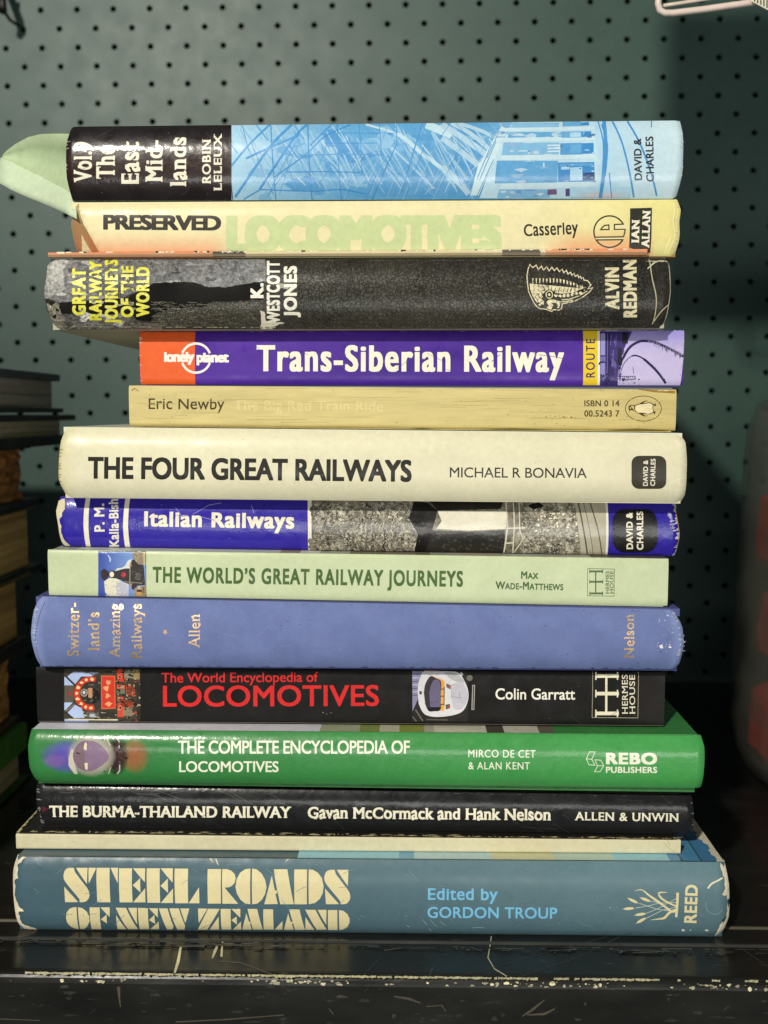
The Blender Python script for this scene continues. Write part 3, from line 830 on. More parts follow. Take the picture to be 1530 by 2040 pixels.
# tall building with rows of windows
s.poly(c2([(470, 45), (1000, 40), (1040, 300), (1030, 545), (250, 548), (340, 300)]), mixc(A, P_, .45))
s.poly(c2([(395, 75), (440, 90), (350, 290), (245, 530), (190, 530), (240, 330), (320, 200)]), P_)
for a_, b_ in (((330, 190), (230, 430)), ((360, 170), (250, 430)), ((380, 110), (300, 280)), ((345, 290), (235, 530))): s.line(c2([a_, b_]), 1.6, mixc(D, B, .3))
for x0, y0, x1, y1, c_ in ((450, 110, 800, 150, B), (410, 180, 780, 265, mixc(B, A, .3)), (365, 300, 770, 450, mixc(B, D, .15)), (380, 490, 720, 545, mixc(B, A, .3)), (470, 48, 780, 85, mixc(B, A, .4))):
    s.poly(c2([(x0, y0), (x1, y0), (x1 - 5, y1), (x0 - 15, y1)]), c_)
for k in range(60):
    x, y = r.uniform(370, 780), r.choice([r.uniform(110, 150), r.uniform(180, 265), r.uniform(300, 450), r.uniform(490, 545)])
    s.poly(c2(blob(r, x, y, r.uniform(6, 40), r.uniform(3, 14), 8, .5)), mixc(P_, D, r.choice([.15, .3, .6, .85])))
for y0, y1 in ((150, 178), (265, 300), (450, 490), (85, 108)): s.poly(c2([(400, y0), (1010, y0 - 10), (1015, y1 - 12), (385, y1)]), mixc(P_, A, .2))
for x0, y0, x1, y1, c_ in ((800, 45, 920, 75, B), (920, 48, 975, 70, D), (795, 108, 925, 150, B), (925, 108, 990, 145, D), (850, 115, 920, 145, A), (785, 185, 930, 262, mixc(B, D, .5)), (928, 185, 1005, 255, D),
                           (850, 195, 920, 250, B), (770, 312, 1010, 440, D), (850, 345, 930, 432, A), (935, 380, 1012, 430, lin((24, 66, 120))), (790, 340, 845, 360, A), (925, 490, 1020, 525, lin((96, 58, 66))),
                           (700, 490, 760, 525, lin((112, 88, 124))), (820, 485, 860, 535, lin((84, 74, 122))), (780, 320, 1000, 336, mixc(B, D, .2))):
    s.poly(c2([(x0, y0), (x1, y0 - 3), (x1 + 2, y1 - 3), (x0, y1)]), c_)
for y in (200, 220, 240): s.line(c2([(700, y), (780, y - 2)]), 3, P_)
for k in range(26):
    x, y = r.uniform(780, 1010), r.choice([r.uniform(188, 258), r.uniform(318, 436), r.uniform(110, 146)])
    s.poly(c2(blob(r, x, y, r.uniform(4, 18), r.uniform(2, 8), 7, .4)), mixc(A, lin((30, 84, 150)), r.random()))
s.grid(1135, 372, 1255, 393, 12, 5, lambda x, y: mixc(A, lin((206, 178, 180)), max(0, (y - 376) / 17) * max(0, 1 - abs(x - 1200) / 62)))
for pts, wd in (([(1075, 40), (1085, 200), (1070, 400), (1050, 545)], 7), ([(1060, 60), (1095, 200), (1080, 400)], 3.4), ([(1035, 40), (1070, 190), (1062, 420)], 2.4), ([(1110, 380), (1125, 545)], 2), ([(1130, 40), (1190, 170), (1240, 360), (1272, 540)], 3.4),
                ([(1230, 40), (1310, 180), (1380, 360), (1430, 530)], 3.6), ([(1390, 36), (1388, 80)], 2)):
    s.line(c2(arc_path(pts)), wd, mixc(D, B, .25))
KB = lin((30, 26, 28))
s.grid(118, 236, 461, 410, 10, 12, lambda x, y: mixc(KB, lin((52, 34, 30)), max(0, 1 - abs(y - 330) / 60) * .8))
s.line([(460.5, 247), (458.5, 325), (464, 400)], 1.2, lin((70, 60, 60)))
for t_, bx, ya, yb, cp in (('Vol.9', 183, 363, 283, 36), ('The', 229, 356, 290, 37), ('East', 277, 366, 282, 35), ('Mid-', 324, 362, 280, 34), ('lands', 371, 371, 274, 32)):
    s.text(t_, (bx, ya), (bx, yb), cp, WHITE, (.036, .010), .045, xk=1.06)
s.text('ROBIN', (420, 366), (420, 278), 17, WHITE, (.028, .012), .05); s.text('LELEUX', (442, 380), (442, 267), 16, WHITE, (.028, .012), .05)
s.text('DAVID &', (1279, 358), (1277, 276), 15, INK, (.012, .012)); s.text('CHARLES', (1303, 361), (1301, 272), 15.5, INK, (.012, .012))
edge_wear(s, 1362, 1360, 250, 390, 16, lin((214, 226, 222)), 5, 1, 3); edge_wear(s, 133, 131, 262, 350, 5, lin((190, 176, 170)), 8, 1, 3); specks(s, 40, 140, 455, 255, 395, lin((120, 112, 110)), .4, 1, 1, 2)
scratches(s, 14, 140, 450, 260, 390, lin((74, 68, 70)), 8, 40, 4, .7)
s.build([GLOSS, TORN, PHOTO], s.root); covers(s, .0026, GLOSS, lin((60, 74, 96)), lin((66, 72, 50)))
# loose jacket flap curling out at the left
m = MB(); ytop = .030
T1 = [(150, 268), (112, 267), (80, 268), (55, 274), (30, 288), (12, 302), (1, 314)]
B1 = [(150, 392), (128, 376), (104, 364), (78, 350), (48, 336), (22, 322), (1, 314)]
n = len(T1)
def flapy(t): return .017 + .028 * math.sin(t * 1.5)
for k in range(n - 1):
    for q in range(4):
        a0, a1 = q / 4, (q + 1) / 4
        def pt(i, a): return on_y(T1[i][0] * (1 - a) + B1[i][0] * a, T1[i][1] * (1 - a) + B1[i][1] * a, flapy(i / (n - 1)) + .010 * math.sin(math.pi * a) * (1 - i / (n - 1)))
        m.face([pt(k, a0), pt(k, a1), pt(k + 1, a1), pt(k + 1, a0)], lin((172, 190, 152)))
T2 = B1; B2 = [(152, 436), (128, 424), (104, 413), (78, 402), (48, 390), (22, 378), (-6, 362)]
for k in range(n - 1):
    for q in range(4):
        a0, a1 = q / 4, (q + 1) / 4
        def pt(i, a): return on_y(T2[i][0] * (1 - a) + B2[i][0] * a, T2[i][1] * (1 - a) + B2[i][1] * a, flapy(i / (n - 1)) - .006 * math.sin(a * 1.4))
        m.face([pt(k, a0), pt(k, a1), pt(k + 1, a1), pt(k + 1, a0)], lin((196, 212, 182)))
fl = m.build('jacket_flap', MATTE, s.root, smooth=True)
me = fl.data
import bmesh
b_ = bmesh.new(); b_.from_mesh(me); bmesh.ops.remove_doubles(b_, verts=b_.verts, dist=2e-5); b_.to_mesh(me); b_.free()
so = fl.modifiers.new('thickness', 'SOLIDIFY'); so.thickness = .0004; so.offset = 1

# ================================================================== 2  cream
s = book('cream', 'hardback_book', 'cream hardback with a creased left corner and orange tinted lower edge, second from the top')
s.jr = [(0, -10), (.2, -4), (.35, -1), (.6, -3), (.8, 0), (1, -6)]; s.er = .0008; s.er_w = .003
s.jl = [(0, 6), (.35, 0), (.65, -3), (1, 14)]
def wp(s_, x, z, v):
    edge = on_y(148 + (1 - v) * 52, 450, s_.yf).x
    return max(0.0, edge - x) * 0.9
s.warp = wp
CR = lin((228, 218, 172)); OR = lin((222, 128, 84)); YL = lin((226, 216, 124))
def f(px, v):
    c = mixc(CR, YL, min(1, max(0, (px - 1050) / 300)) * .7)
    t = 0
    if px < 470: t = max(0, 1 - v / .46) * min(1, (480 - px) / 60)
    if 1085 < px < 1310: t = max(0, 1 - v / .50) * min(1, (px - 1085) / 60) * min(1, (1310 - px) / 20)
    return mixc(c, OR, t * .85)
s.base(f, 130)
s.tris([[(146, 404, lin((176, 160, 118))), (203, 512, lin((188, 112, 74))), (130, 516, lin((204, 124, 84)))], [(146, 404, lin((176, 160, 118))), (130, 516, lin((204, 124, 84))), (126, 440, lin((180, 166, 128)))]], CR)
s.text('PRESERVED', (205.5, 457.5), (440.5, 459.5), 30, lin((44, 40, 34)), (.045, .030), 0, track=-.10)
G2 = lin((196, 208, 152))
s.text('LOCOMOTIVES', (451, 504), (1000, 503), 74.5, G2, (.088, .055), 0, track=-.13)
s.text('Casserley', (1044, 471), (1152, 466), 24, lin((40, 38, 26)), (.020, .010), 0, xk=1.2)
c = crop(1160, 400, 7.65); LN = lin((52, 52, 30))
s.line(c(ell(415, 470, 238, 240, 40, 28, 334)), 3, LN)
s.rect(*c([(200, 566)])[0], *c([(625, 586)])[0], CR)
s.line(c([(195, 555), (628, 548)]), 2.6, LN); s.line(c([(205, 597), (612, 592)]), 2.6, LN)
s.line(c([(630, 355), (490, 362), (490, 436), (655, 432)]), 2.6, LN); s.poly(c([(500, 372), (690, 366), (690, 424), (500, 428)]), CR); s.line(c([(655, 432), (645, 490), (628, 548)]), 2.6, LN)
s.line(c([(280, 440), (405, 438), (405, 368), (340, 376), (300, 410)]), 2.6, LN, closed=True)
s.poly(c([(728, 115), (1062, 105), (1040, 800), (712, 716)]), lin((46, 48, 38)))
s.text('IAN', (1273, 484), (1274, 438), 15, WHITE, (.05, .02), .05); s.text('ALLAN', (1293.5, 494), (1296, 420), 15.5, WHITE, (.05, .02), .05)
for pts in ([(1345, 404), (1343, 440), (1346, 470), (1336, 506)], [(1338, 470), (1332, 490), (1330, 506)], [(1352, 404), (1350, 450), (1352, 480)]): s.line(arc_path(pts), 1.4, lin((250, 244, 190)))
edge_wear(s, 1353, 1352, 402, 500, 18, lin((236, 230, 190)), 6, 1, 2.6); specks(s, 14, 210, 1330, 410, 490, lin((250, 246, 214)), .4, .9, 1, 9)
s.build([SATIN, TORN], s.root); covers(s, .0024, SATIN, CR, lin((150, 120, 70)))
m = MB()                                                                  # lower board, its edge showing proud below the spine
zt_ = [on_y(100, 504, s.yf).z, on_y(1288, 497, s.yf).z]
zb_ = [s.zb[0] + .0001, s.zb[1] + .0001]
segs = [(98, 425, lin((208, 138, 98))), (425, 490, lin((74, 70, 64))), (490, 1000, lin((214, 200, 158))), (1000, 1076, lin((84, 82, 76))), (1076, 1086, lin((226, 214, 180))), (1086, 1288, lin((222, 148, 106)))]
for a, b, cc in segs:
    xa, xb = on_y(a, 506, s.yf).x, on_y(b, 506, s.yf).x
    def zt2(px): return zt_[0] + (zt_[1] - zt_[0]) * (px - 98) / 1190
    def zb2(px): return zb_[0] + (zb_[1] - zb_[0]) * (px - 98) / 1190
    ya = s.yf - .0012; yb = s.yf + .0010; zm = .5
    m.hexa([(xa, ya, zb2(a)), (xb, ya, zb2(b)), (xb, yb, zb2(b)), (xa, yb, zb2(a)), (xa, ya, zt2(a)), (xb, ya, zt2(b)), (xb, yb, zt2(b)), (xa, yb, zt2(a))], cc)
    m.face([(xa, ya - 5e-5, zb2(a)), (xb, ya - 5e-5, zb2(b)), (xb, ya - 5e-5, zb2(b) * (1 - zm) + zt2(b) * zm), (xa, ya - 5e-5, zb2(a) * (1 - zm) + zt2(a) * zm)], mixc(cc, lin((120, 106, 78)), .75))
r = random.Random(3)
for k in range(60):
    px = r.uniform(110, 1280); z = zt_[0] + (zt_[1] - zt_[0]) * (px - 98) / 1190; x = on_y(px, 506, s.yf).x; l = r.uniform(.0004, .003)
    m.face([(x, s.yf - .00127, z - r.uniform(.0001, .0006)), (x + l, s.yf - .00127, z - r.uniform(.0001, .0005)), (x + l, s.yf - .00127, z + .0002), (x, s.yf - .00127, z + .0002)], lin((226, 216, 184)))
m.build('board_edge', MATTE, s.root)

# ================================================================== 3  worn black laminate
s = book('worn', 'hardback_book', 'worn black hardback with cracked peeling laminate and yellow lettering, third from the top')
s.jl = [(0, 16), (.1, 8), (.3, 0), (.55, -3), (.75, 2), (.9, 0), (1, 8)]; s.jr = [(0, -12), (.15, -4), (.5, 0), (.9, -1), (1, -6)]; s.er = .0016; s.er_w = .003
s.base(lambda px, v: mixc(lin((58, 56, 50)), lin((44, 43, 40)), max(0, min(1, (px - 900) / 300))))
c3 = crop(50, 490, 2.354)
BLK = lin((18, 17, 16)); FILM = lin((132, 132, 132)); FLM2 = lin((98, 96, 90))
rz = random.Random(21)
def ragged(pts, amp, step=6):
    out = []
    for i in range(len(pts)):
        a, b = pts[i], pts[(i + 1) % len(pts)]; l = math.hypot(b[0] - a[0], b[1] - a[1]); n_ = max(1, int(l / step))
        for k in range(n_): out.append((a[0] + (b[0] - a[0]) * k / n_ + rz.uniform(-amp, amp), a[1] + (b[1] - a[1]) * k / n_ + rz.uniform(-amp, amp)))
    return out
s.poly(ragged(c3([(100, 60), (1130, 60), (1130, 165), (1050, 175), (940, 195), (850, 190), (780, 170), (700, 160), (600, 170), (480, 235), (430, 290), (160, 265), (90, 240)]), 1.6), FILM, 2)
s.poly(ragged(c3([(160, 268), (480, 240), (600, 175), (780, 168), (850, 190), (940, 195), (1060, 172), (1118, 165), (1118, 250), (1000, 258), (860, 268), (850, 285), (700, 300), (620, 310), (590, 350), (520, 350), (500, 320), (160, 318)]), 1.6), BLK, 3)
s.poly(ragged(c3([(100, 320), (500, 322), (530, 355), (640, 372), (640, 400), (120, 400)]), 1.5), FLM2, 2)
rk = random.Random(61)
for k in range(46):  # silvery glints on the left film, painted in as pale flecks
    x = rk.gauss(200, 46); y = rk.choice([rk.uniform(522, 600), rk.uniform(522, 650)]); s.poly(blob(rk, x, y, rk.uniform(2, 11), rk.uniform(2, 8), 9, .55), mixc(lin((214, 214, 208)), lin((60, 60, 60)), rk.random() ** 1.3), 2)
for k in range(40):  # lit silver of the upper film, painted as grey flecks
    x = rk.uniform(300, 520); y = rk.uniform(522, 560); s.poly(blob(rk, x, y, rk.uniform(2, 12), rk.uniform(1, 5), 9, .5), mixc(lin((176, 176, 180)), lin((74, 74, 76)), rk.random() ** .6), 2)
s.poly(ragged(c3([(600, 320), (690, 292), (850, 285), (865, 268), (1000, 262), (1118, 252), (1118, 390), (640, 372)]), 1.6), lin((70, 68, 62)), 0)
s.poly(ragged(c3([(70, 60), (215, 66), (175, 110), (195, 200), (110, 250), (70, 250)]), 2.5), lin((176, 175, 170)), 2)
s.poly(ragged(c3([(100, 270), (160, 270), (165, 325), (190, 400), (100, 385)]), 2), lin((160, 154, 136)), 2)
for x, y, q in ((125, 268, 14), (130, 330, 10), (150, 300, 9)): s.poly(c3(blob(rz, x, y, q, q * .8, 9)), lin((30, 24, 18)), 3)
s.poly(ragged(c3([(1105, 300), (1125, 310), (1130, 350), (1215, 360), (1165, 380), (1160, 408), (1140, 400), (1120, 390), (1105, 385)]), 1.5, 4), lin((206, 200, 180)), 1)
s.poly(ragged(c3([(1180, 165), (1240, 190), (1230, 205), (1185, 195)]), 1, 4), lin((170, 166, 152)), 1)
YLW = lin((226, 222, 60)); 
for t_, bx, ya, yb, cp in (('GREAT', 171, 628, 535, 27), ('RAILWAY', 203, 638, 520, 25), ('JOURNEYS', 235, 645, 518, 26), ('OF THE', 266, 632, 530, 25), ('WORLD', 297.5, 631, 532, 26)):
    s.text(t_, (bx, ya), (bx, yb), cp, mixc(YLW, FILM, .05), (.050, .034), 0, mi=4)
for t_, bx, ya, yb, cp in (('K.', 525, 594, 564, 26), ('WESTCOTT', 557.5, 644, 520, 26), ('JONES', 591.5, 632, 530, 26)):
    s.text(t_, (bx, ya), (bx, yb), cp, lin((232, 228, 212)), (.050, .034), 0, mi=4)
CRM = lin((222, 212, 172))
s.text('ALVIN', (1234, 616), (1233, 533), 28, CRM, (.050, .034), 0, mi=4); s.text('REDMAN', (1269, 632), (1268, 518), 27, CRM, (.050, .034), 0, mi=4)
# feathered head emblem
c = crop(1030, 520, 9.5625)
out = [(245, 70), (300, 130), (365, 80), (405, 165), (465, 100), (505, 180), (565, 108), (610, 190), (665, 122), (710, 185), (760, 135), (805, 205), (860, 160), (890, 225), (940, 180), (970, 250), (1020, 215), (1045, 270), (1085, 238), (1110, 295), (1155, 268), (1175, 318), (1205, 292), (1225, 335), (1260, 318), (1275, 365),
       (1340, 375), (1385, 420), (1390, 450), (1410, 455), (1350, 530), (1440, 510), (1380, 590), (1250, 690), (1080, 770), (860, 815), (850, 900), (800, 935), (690, 925), (660, 960), (540, 915), (430, 905), (360, 850), (290, 740), (220, 580), (200, 430), (188, 290), (210, 160)]
s.line(c(out), 1.9, CRM, mi=4, closed=True)
fe = []
for k in range(18):
    x = 235 + 68 * k * (1 - k * .0022); top_ = 300 if k < 7 else 300 + (k - 6) ** 1.85 * 2.7
    wd_ = 62 - k * 1.6; fe += [(x + 4, top_ + 130 - k * 3), (x + 10, top_ + 30), (x + wd_ * .5, top_), (x + wd_ - 8, top_ + 30), (x + wd_ - 2, top_ + 130 - k * 3)]
fe = [(x, y) for x, y in fe if x < 1300]
low = [(1310, 505), (1150, 565), (1000, 600), (850, 610), (720, 580), (640, 560), (560, 560), (500, 620), (380, 790), (310, 700), (250, 540)]
s.poly(c(fe + low), CRM, 4)
for x0, y0, x1, y1 in ((500, 480, 535, 580), (600, 470, 600, 560), (660, 480, 655, 570), (735, 500, 715, 585), (820, 490, 790, 595), (905, 500, 875, 600), (980, 500, 950, 600), (1050, 490, 1020, 590), (1120, 480, 1095, 575), (1200, 470, 1170, 560), (450, 570, 490, 650), (380, 610, 440, 710), (340, 670, 400, 760)):
    s.line(c([(x0, y0), (x1, y1)]), [.8, 1.8], BLK, 3)
s.line(c([(715, 605), (860, 630), (1060, 605), (1300, 520)]), 3.4, BLK, 3); s.line(c([(725, 600), (860, 615), (1060, 592), (1310, 498)]), 1.6, CRM, 4)
s.poly(c(ell(615, 640, 92, 96, 24)), BLK, 3); s.line(c(ell(615, 640, 62, 70, 24)), 2.2, CRM, 4, True); s.poly(c(ell(615, 640, 26, 30, 14)), CRM, 4)
for k in range(7): s.poly(c(blob(rz, 740 + k * 78, 655 + 10 * math.sin(k) - max(0, k - 3) * 14, 34, 32, 8, .3)), CRM, 4)
s.line(c([(850, 740), (1000, 725), (1180, 665), (1340, 570)]), 1.8, CRM, 4); s.line(c([(830, 780), (950, 770), (1060, 745)]), 2.4, CRM, 4)
s.poly(c([(600, 740), (680, 730), (830, 775), (800, 890), (760, 900), (780, 830), (720, 790), (640, 800), (690, 830), (650, 930), (560, 900), (600, 840), (560, 780)]), CRM, 4)
for k in range(7): s.poly(c(blob(rz, 430 + 30 * (k % 3), 740 + 32 * (k // 2), 24, 22, 7, .3)), CRM, 4)
s.line(c([(380, 790), (490, 670)]), 1.8, CRM, 4)
# pale crushed ends and rubbed edges
rt = crop(700, 490, 2.186)
s.line(rt(arc_path([(1300, 60), (1310, 140), (1330, 240), (1322, 340)])), 2, lin((190, 182, 150)), 1); s.line(rt(arc_path([(1290, 100), (1330, 70), (1385, 66)])), 2.4, lin((200, 194, 164)), 1)
s.line(rt(arc_path([(1325, 330), (1350, 290), (1385, 255)])), 2.4, lin((188, 178, 148)), 1); s.line(rt(arc_path([(1388, 70), (1392, 200), (1378, 350)])), 2.4, lin((200, 194, 168)), 1)
for k in range(26):                                                       # lamp glare on the film, painted as pale flecks over the yellow words
    x = rk.gauss(212, 30); y = rk.gauss(566, 30); s.poly(blob(rk, x, y, rk.uniform(2, 8), rk.uniform(1.5, 6), 9, .55), mixc(lin((170, 170, 160)), lin((120, 118, 108)), rk.random()), 2)
for g, (cw_, ch_) in enumerate(((15, 4.2), (10, 5.4), (21, 3.7), (8, 7))):            # crazed laminate
    it = []
    for x, y in cells(rk, 300 + g * 3, 600 + g, 520, 652, cw_, ch_, .5):
        it.append((stroke_pts([(x - cw_ * .46, y + rk.uniform(-.3, .3) * ch_), (x - cw_ * .1, y + rk.uniform(-.3, .3) * ch_), (x + cw_ * .2, y + rk.uniform(-.3, .3) * ch_), (x + cw_ * .46, y + rk.uniform(-.3, .3) * ch_)], rk.uniform(.5, 1.1)), mixc(lin((138, 132, 108)), lin((66, 62, 52)), rk.random())))
    s.batch(it)
for g in range(4):
    it = []
    for x, y in cells(rk, 600, 526, 1225, 654, 9, 8, .62):
        if rk.random() > .35 + .65 * (y - 526) / 128: continue
        a = rk.uniform(0, 6.3); P = [(x - 4 * math.cos(a), y - 3.2 * math.sin(a)), (x + rk.uniform(-1.4, 1.4), y + rk.uniform(-1.4, 1.4)), (x + 4 * math.cos(a + rk.uniform(-.6, .6)), y + 3.2 * math.sin(a))]
        it.append((stroke_pts(P, rk.uniform(.4, .9)), mixc(lin((120, 114, 92)), lin((62, 59, 50)), rk.random() ** .7)))
    s.batch(it)
edge_wear(s, 1240, 1335, 520, 522, 16, lin((170, 164, 140)), 31, 1); edge_wear(s, 120, 1330, 653, 652, 90, lin((86, 80, 64)), 33, 1, 1.6); edge_wear(s, 120, 560, 650, 652, 60, lin((156, 150, 130)), 34, 1, 1.8)
edge_wear(s, 620, 1330, 521, 520, 50, lin((92, 90, 84)), 35, 1, 1.2); scratches(s, 40, 600, 1230, 530, 645, lin((86, 82, 70)), 6, 22, 36, .8)
FRESH = material('bare_black_board', rough=0.6, spec=0.12, mott=0.3, mscale=300, bump=0.3, bscale=500, bdist=.0004)
LETT = material('rubbed_print', rough=0.4, coat=0.5, coat_rough=0.12, mott=0.14, mscale=700, bump=0.7, bscale=420, bdist=0.0008)
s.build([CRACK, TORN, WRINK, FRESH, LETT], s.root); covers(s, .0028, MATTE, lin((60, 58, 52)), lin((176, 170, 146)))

# ================================================================== 4  purple
s = book('purple', 'paperback_book', 'purple and orange paperback guide with white lettering and a yellow band, fourth from the top')
s.base(lin((70, 30, 142)))
s.jr = [(0, -4), (.5, 0), (1, 1)]
s.rect(270, 640, 389.6, 780, lin((228, 96, 40)))
s.grid(389.6, 640, 1161, 780, 30, 6, lambda x, y: mixc(lin((62, 26, 134)), lin((84, 44, 160)), .5 + .5 * math.sin(x * .013 + y * .07) * math.sin(y * .05 + x * .004)))
c = crop(310, 670, 9.5625); W4 = lin((240, 234, 224))
s.line(c(ell(770, 415, 277, 277, 26, 199, 341)), 4.6, W4); s.line(c(ell(770, 415, 277, 277, 26, 19, 161)), 4.6, W4)
s.text('lonely', (327, 721), (387.5, 721), 19.5, W4, (.055, .04), 0, xk=1.15, track=-.10); s.text('planet', (391.5, 722), (456, 722), 19, W4, (.055, .04), 0, xk=1.15, track=-.10)
s.text('Trans-Siberian Railway', (511, 739.5), (1123.5, 741), 52, lin((240, 236, 218)), (.040, .018), 0, xk=1.12, track=.02, halo=(lin((24, 10, 60)), .010))
s.rect(1161, 640, 1189.8, 780, lin((232, 200, 40))); s.rect(1189.8, 640, 1194.8, 780, W4)
s.text('ROUTE', (1185, 752), (1185, 675), 17.5, lin((56, 30, 96)), (.014, .01), slant=-.0, track=.12)
c = crop(1150, 650, 6.955)
LV = lin((196, 186, 226)); DKP = lin((36, 26, 74))
s.grid(1194.8, 640, 1366, 780, 18, 10, lambda x, y: mixc(LV, lin((150, 140, 214)), max(0, min(1, (700 - y) / 40))))
s.poly(c([(310, 70), (760, 70), (700, 200), (610, 400), (560, 700), (560, 820), (310, 820)]), lin((62, 48, 118)))
for k in range(34): s.poly(c(blob(R, R.uniform(320, 640), R.uniform(100, 780), R.uniform(8, 40), R.uniform(10, 60), 7, .4)), mixc(DKP, lin((120, 108, 176)), R.random() ** 1.6))
for x0, y0, x1, y1, cc in ((322, 100, 385, 400, (150, 146, 208)), (322, 510, 385, 680, (140, 136, 200)), (322, 420, 390, 485, (112, 106, 170)), (400, 90, 450, 780, (44, 32, 92)), (620, 80, 700, 240, (30, 24, 40)), (560, 300, 620, 540, (36, 28, 50))): s.poly(c([(x0, y0), (x1, y0), (x1, y1), (x0, y1)]), lin(cc))
for x, y0, y1 in ((540, 120, 280), (500, 330, 520), (470, 120, 260), (420, 100, 700)): s.line(c([(x, y0), (x - 8, y1)]), 1, lin((128, 118, 180)))
s.line(c(arc_path([(570, 700), (620, 480), (720, 300), (850, 215), (960, 205), (1080, 225), (1200, 275), (1340, 345), (1470, 420)])), [1, 1, 1.2, 1.4, 1.6, 2, 2.4, 3, 3, 3.4] + [5] * 55, DKP)
s.line(c(arc_path([(590, 680), (640, 530), (720, 435), (800, 405), (900, 440), (1010, 530), (1120, 640), (1240, 790)])), [1.4] * 20 + [3] * 14 + [5] * 23, DKP)
for k in range(70):
    t = R.random(); x = 950 + 500 * t; y = 205 + 215 * t ** 1.25; s.line(c([(x, y), (x + R.uniform(-4, 4), y + R.choice([-1, -1, 1]) * R.uniform(14, 60))]), [1.6, .4], mixc(DKP, LV, R.random() * .5))
for k in range(26): t = R.random(); x = 1010 + 220 * t; y = 540 + 240 * t; s.line(c([(x, y), (x + R.uniform(6, 24), y - R.uniform(6, 30))]), [1.4, .4], DKP)
s.line(c([(560, 695), (800, 690), (810, 730), (640, 745)]), 1.1, DKP); s.line(c([(770, 560), (778, 650)]), 1, DKP)
for k in range(6): s.line(c([(640 + 28 * k, 745), (655 + 28 * k, 695)]), .8, DKP)
s.poly(c(blob(R, 635, 738, 26, 22, 10)), DKP); specks(s, 40, 1196, 1280, 745, 766, DKP, .5, 1.6, 0, 44)
edge_wear(s, 1190, 1360, 659.5, 658, 26, lin((226, 222, 214)), 41, 1, 1.2); edge_wear(s, 290, 1150, 662, 660, 24, lin((140, 120, 170)), 42, 1, .9); edge_wear(s, 1361, 1360, 662, 762, 14, lin((206, 198, 214)), 43, 1, 1.4)
edge_wear(s, 279, 280, 664, 764, 12, lin((236, 190, 160)), 45, 1, 1.2); scratches(s, 16, 470, 1150, 670, 762, lin((92, 56, 160)), 10, 60, 46, .7)
s.build([SATIN, TORN], s.root); covers(s, .0005, SATIN, lin((40, 34, 60)), lin((60, 50, 110)), page_in=.0012)

# ================================================================== 5  tan
s = book('tan', 'paperback_book', 'yellowed tan paperback with an oval bird emblem, lying on the thick cream white hardback')
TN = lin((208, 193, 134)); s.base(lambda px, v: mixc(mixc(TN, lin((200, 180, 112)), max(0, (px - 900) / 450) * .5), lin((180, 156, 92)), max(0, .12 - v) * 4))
s.text('Eric Newby', (296, 815), (447, 816), 21.5, lin((74, 64, 34)), (.008, .008), 0, xk=1.12)
s.text('The Big Red Train Ride', (466, 817), (763, 820), 20, lin((220, 205, 148)), (.010, .010), 0, xk=1.12)
s.text('ISBN 0 14', (1164, 809.5), (1234, 809.5), 12, lin((70, 60, 26)), (.02, .012), 0); s.text('00.5243 7', (1164, 830), (1234, 830), 12.5, lin((70, 60, 26)), (.02, .012), 0)
c = crop(1220, 780, 13.9); OL = lin((84, 72, 26)); DK = lin((60, 50, 16))
s.line(c(ell(858, 472, 498, 348, 48)), 1.5, OL, closed=True)
s.poly(c(arc_path([(630, 420), (700, 375), (860, 345), (1000, 320), (1110, 375), (1125, 470), (1130, 560), (1010, 620), (860, 600), (740, 580), (650, 520), (630, 460)], 4)), lin((232, 218, 176)))
s.line(c(arc_path([(1130, 370), (1080, 325), (1000, 310), (900, 330), (720, 350), (620, 390), (540, 380), (480, 395), (455, 440), (470, 500), (560, 510), (640, 550), (720, 600), (860, 605), (1000, 625), (1080, 600), (1140, 560), (1120, 460), (1130, 370)], 5)), 1.5, DK)
s.poly(c([(720, 350), (800, 300), (880, 262), (970, 250), (980, 265), (900, 280), (850, 320), (860, 350)]), DK); s.poly(c([(700, 590), (800, 655), (880, 690), (990, 680), (980, 670), (900, 665), (855, 625), (870, 605), (760, 598)]), DK)
s.poly(c([(600, 390), (640, 400), (625, 440), (630, 480), (650, 520), (600, 490), (600, 440)]), DK)
s.poly(c([(500, 395), (560, 470), (590, 505), (540, 510), (490, 520), (455, 590), (470, 500), (460, 430)]), DK); s.poly(c([(478, 440), (505, 430), (530, 465), (490, 485)]), lin((205, 196, 140)))
s.poly(c([(1120, 360), (1180, 345), (1195, 320), (1210, 375), (1190, 410), (1150, 385)]), DK); s.poly(c([(1130, 560), (1200, 545), (1190, 590), (1170, 640), (1140, 590)]), DK)
specks(s, 20, 1085, 1150, 826, 836, lin((166, 148, 70)), .6, 2, 0, 51); specks(s, 80, 270, 1340, 775, 850, lin((190, 172, 110)), .5, 1.4, 0, 52)
rr5 = random.Random(55)
for k in range(60):
    x = rr5.uniform(265, 1300); y = rr5.uniform(774, 852); s.line([(x, y), (x + rr5.uniform(20, 120), y + rr5.uniform(-.6, 1.2))], rr5.uniform(.4, 1.0), mixc(TN, rr5.choice([lin((236, 224, 170)), lin((188, 170, 108))]), rr5.uniform(.08, .28)))
for x0, x1 in ((790, 890), (930, 1110), (1210, 1330)): s.line([(x0, 853 + x0 * .003), ((x0 + x1) / 2, 852 + x0 * .003), (x1, 853 + x1 * .003)], [1, 5, 1], lin((134, 120, 66)))
s.poly([(1270, 776), (1345, 779), (1344, 784), (1300, 781)], lin((152, 116, 50)))
s.line([(262, 778), (268, 774), (276, 779)], 1.6, lin((150, 126, 70)))
edge_wear(s, 900, 1340, 775, 779, 22, lin((232, 222, 180)), 57, 1, 1)
s.build([FADED, TORN], s.root); covers(s, .0004, FADED, lin((120, 130, 140)), lin((206, 190, 130)), page_in=.001)

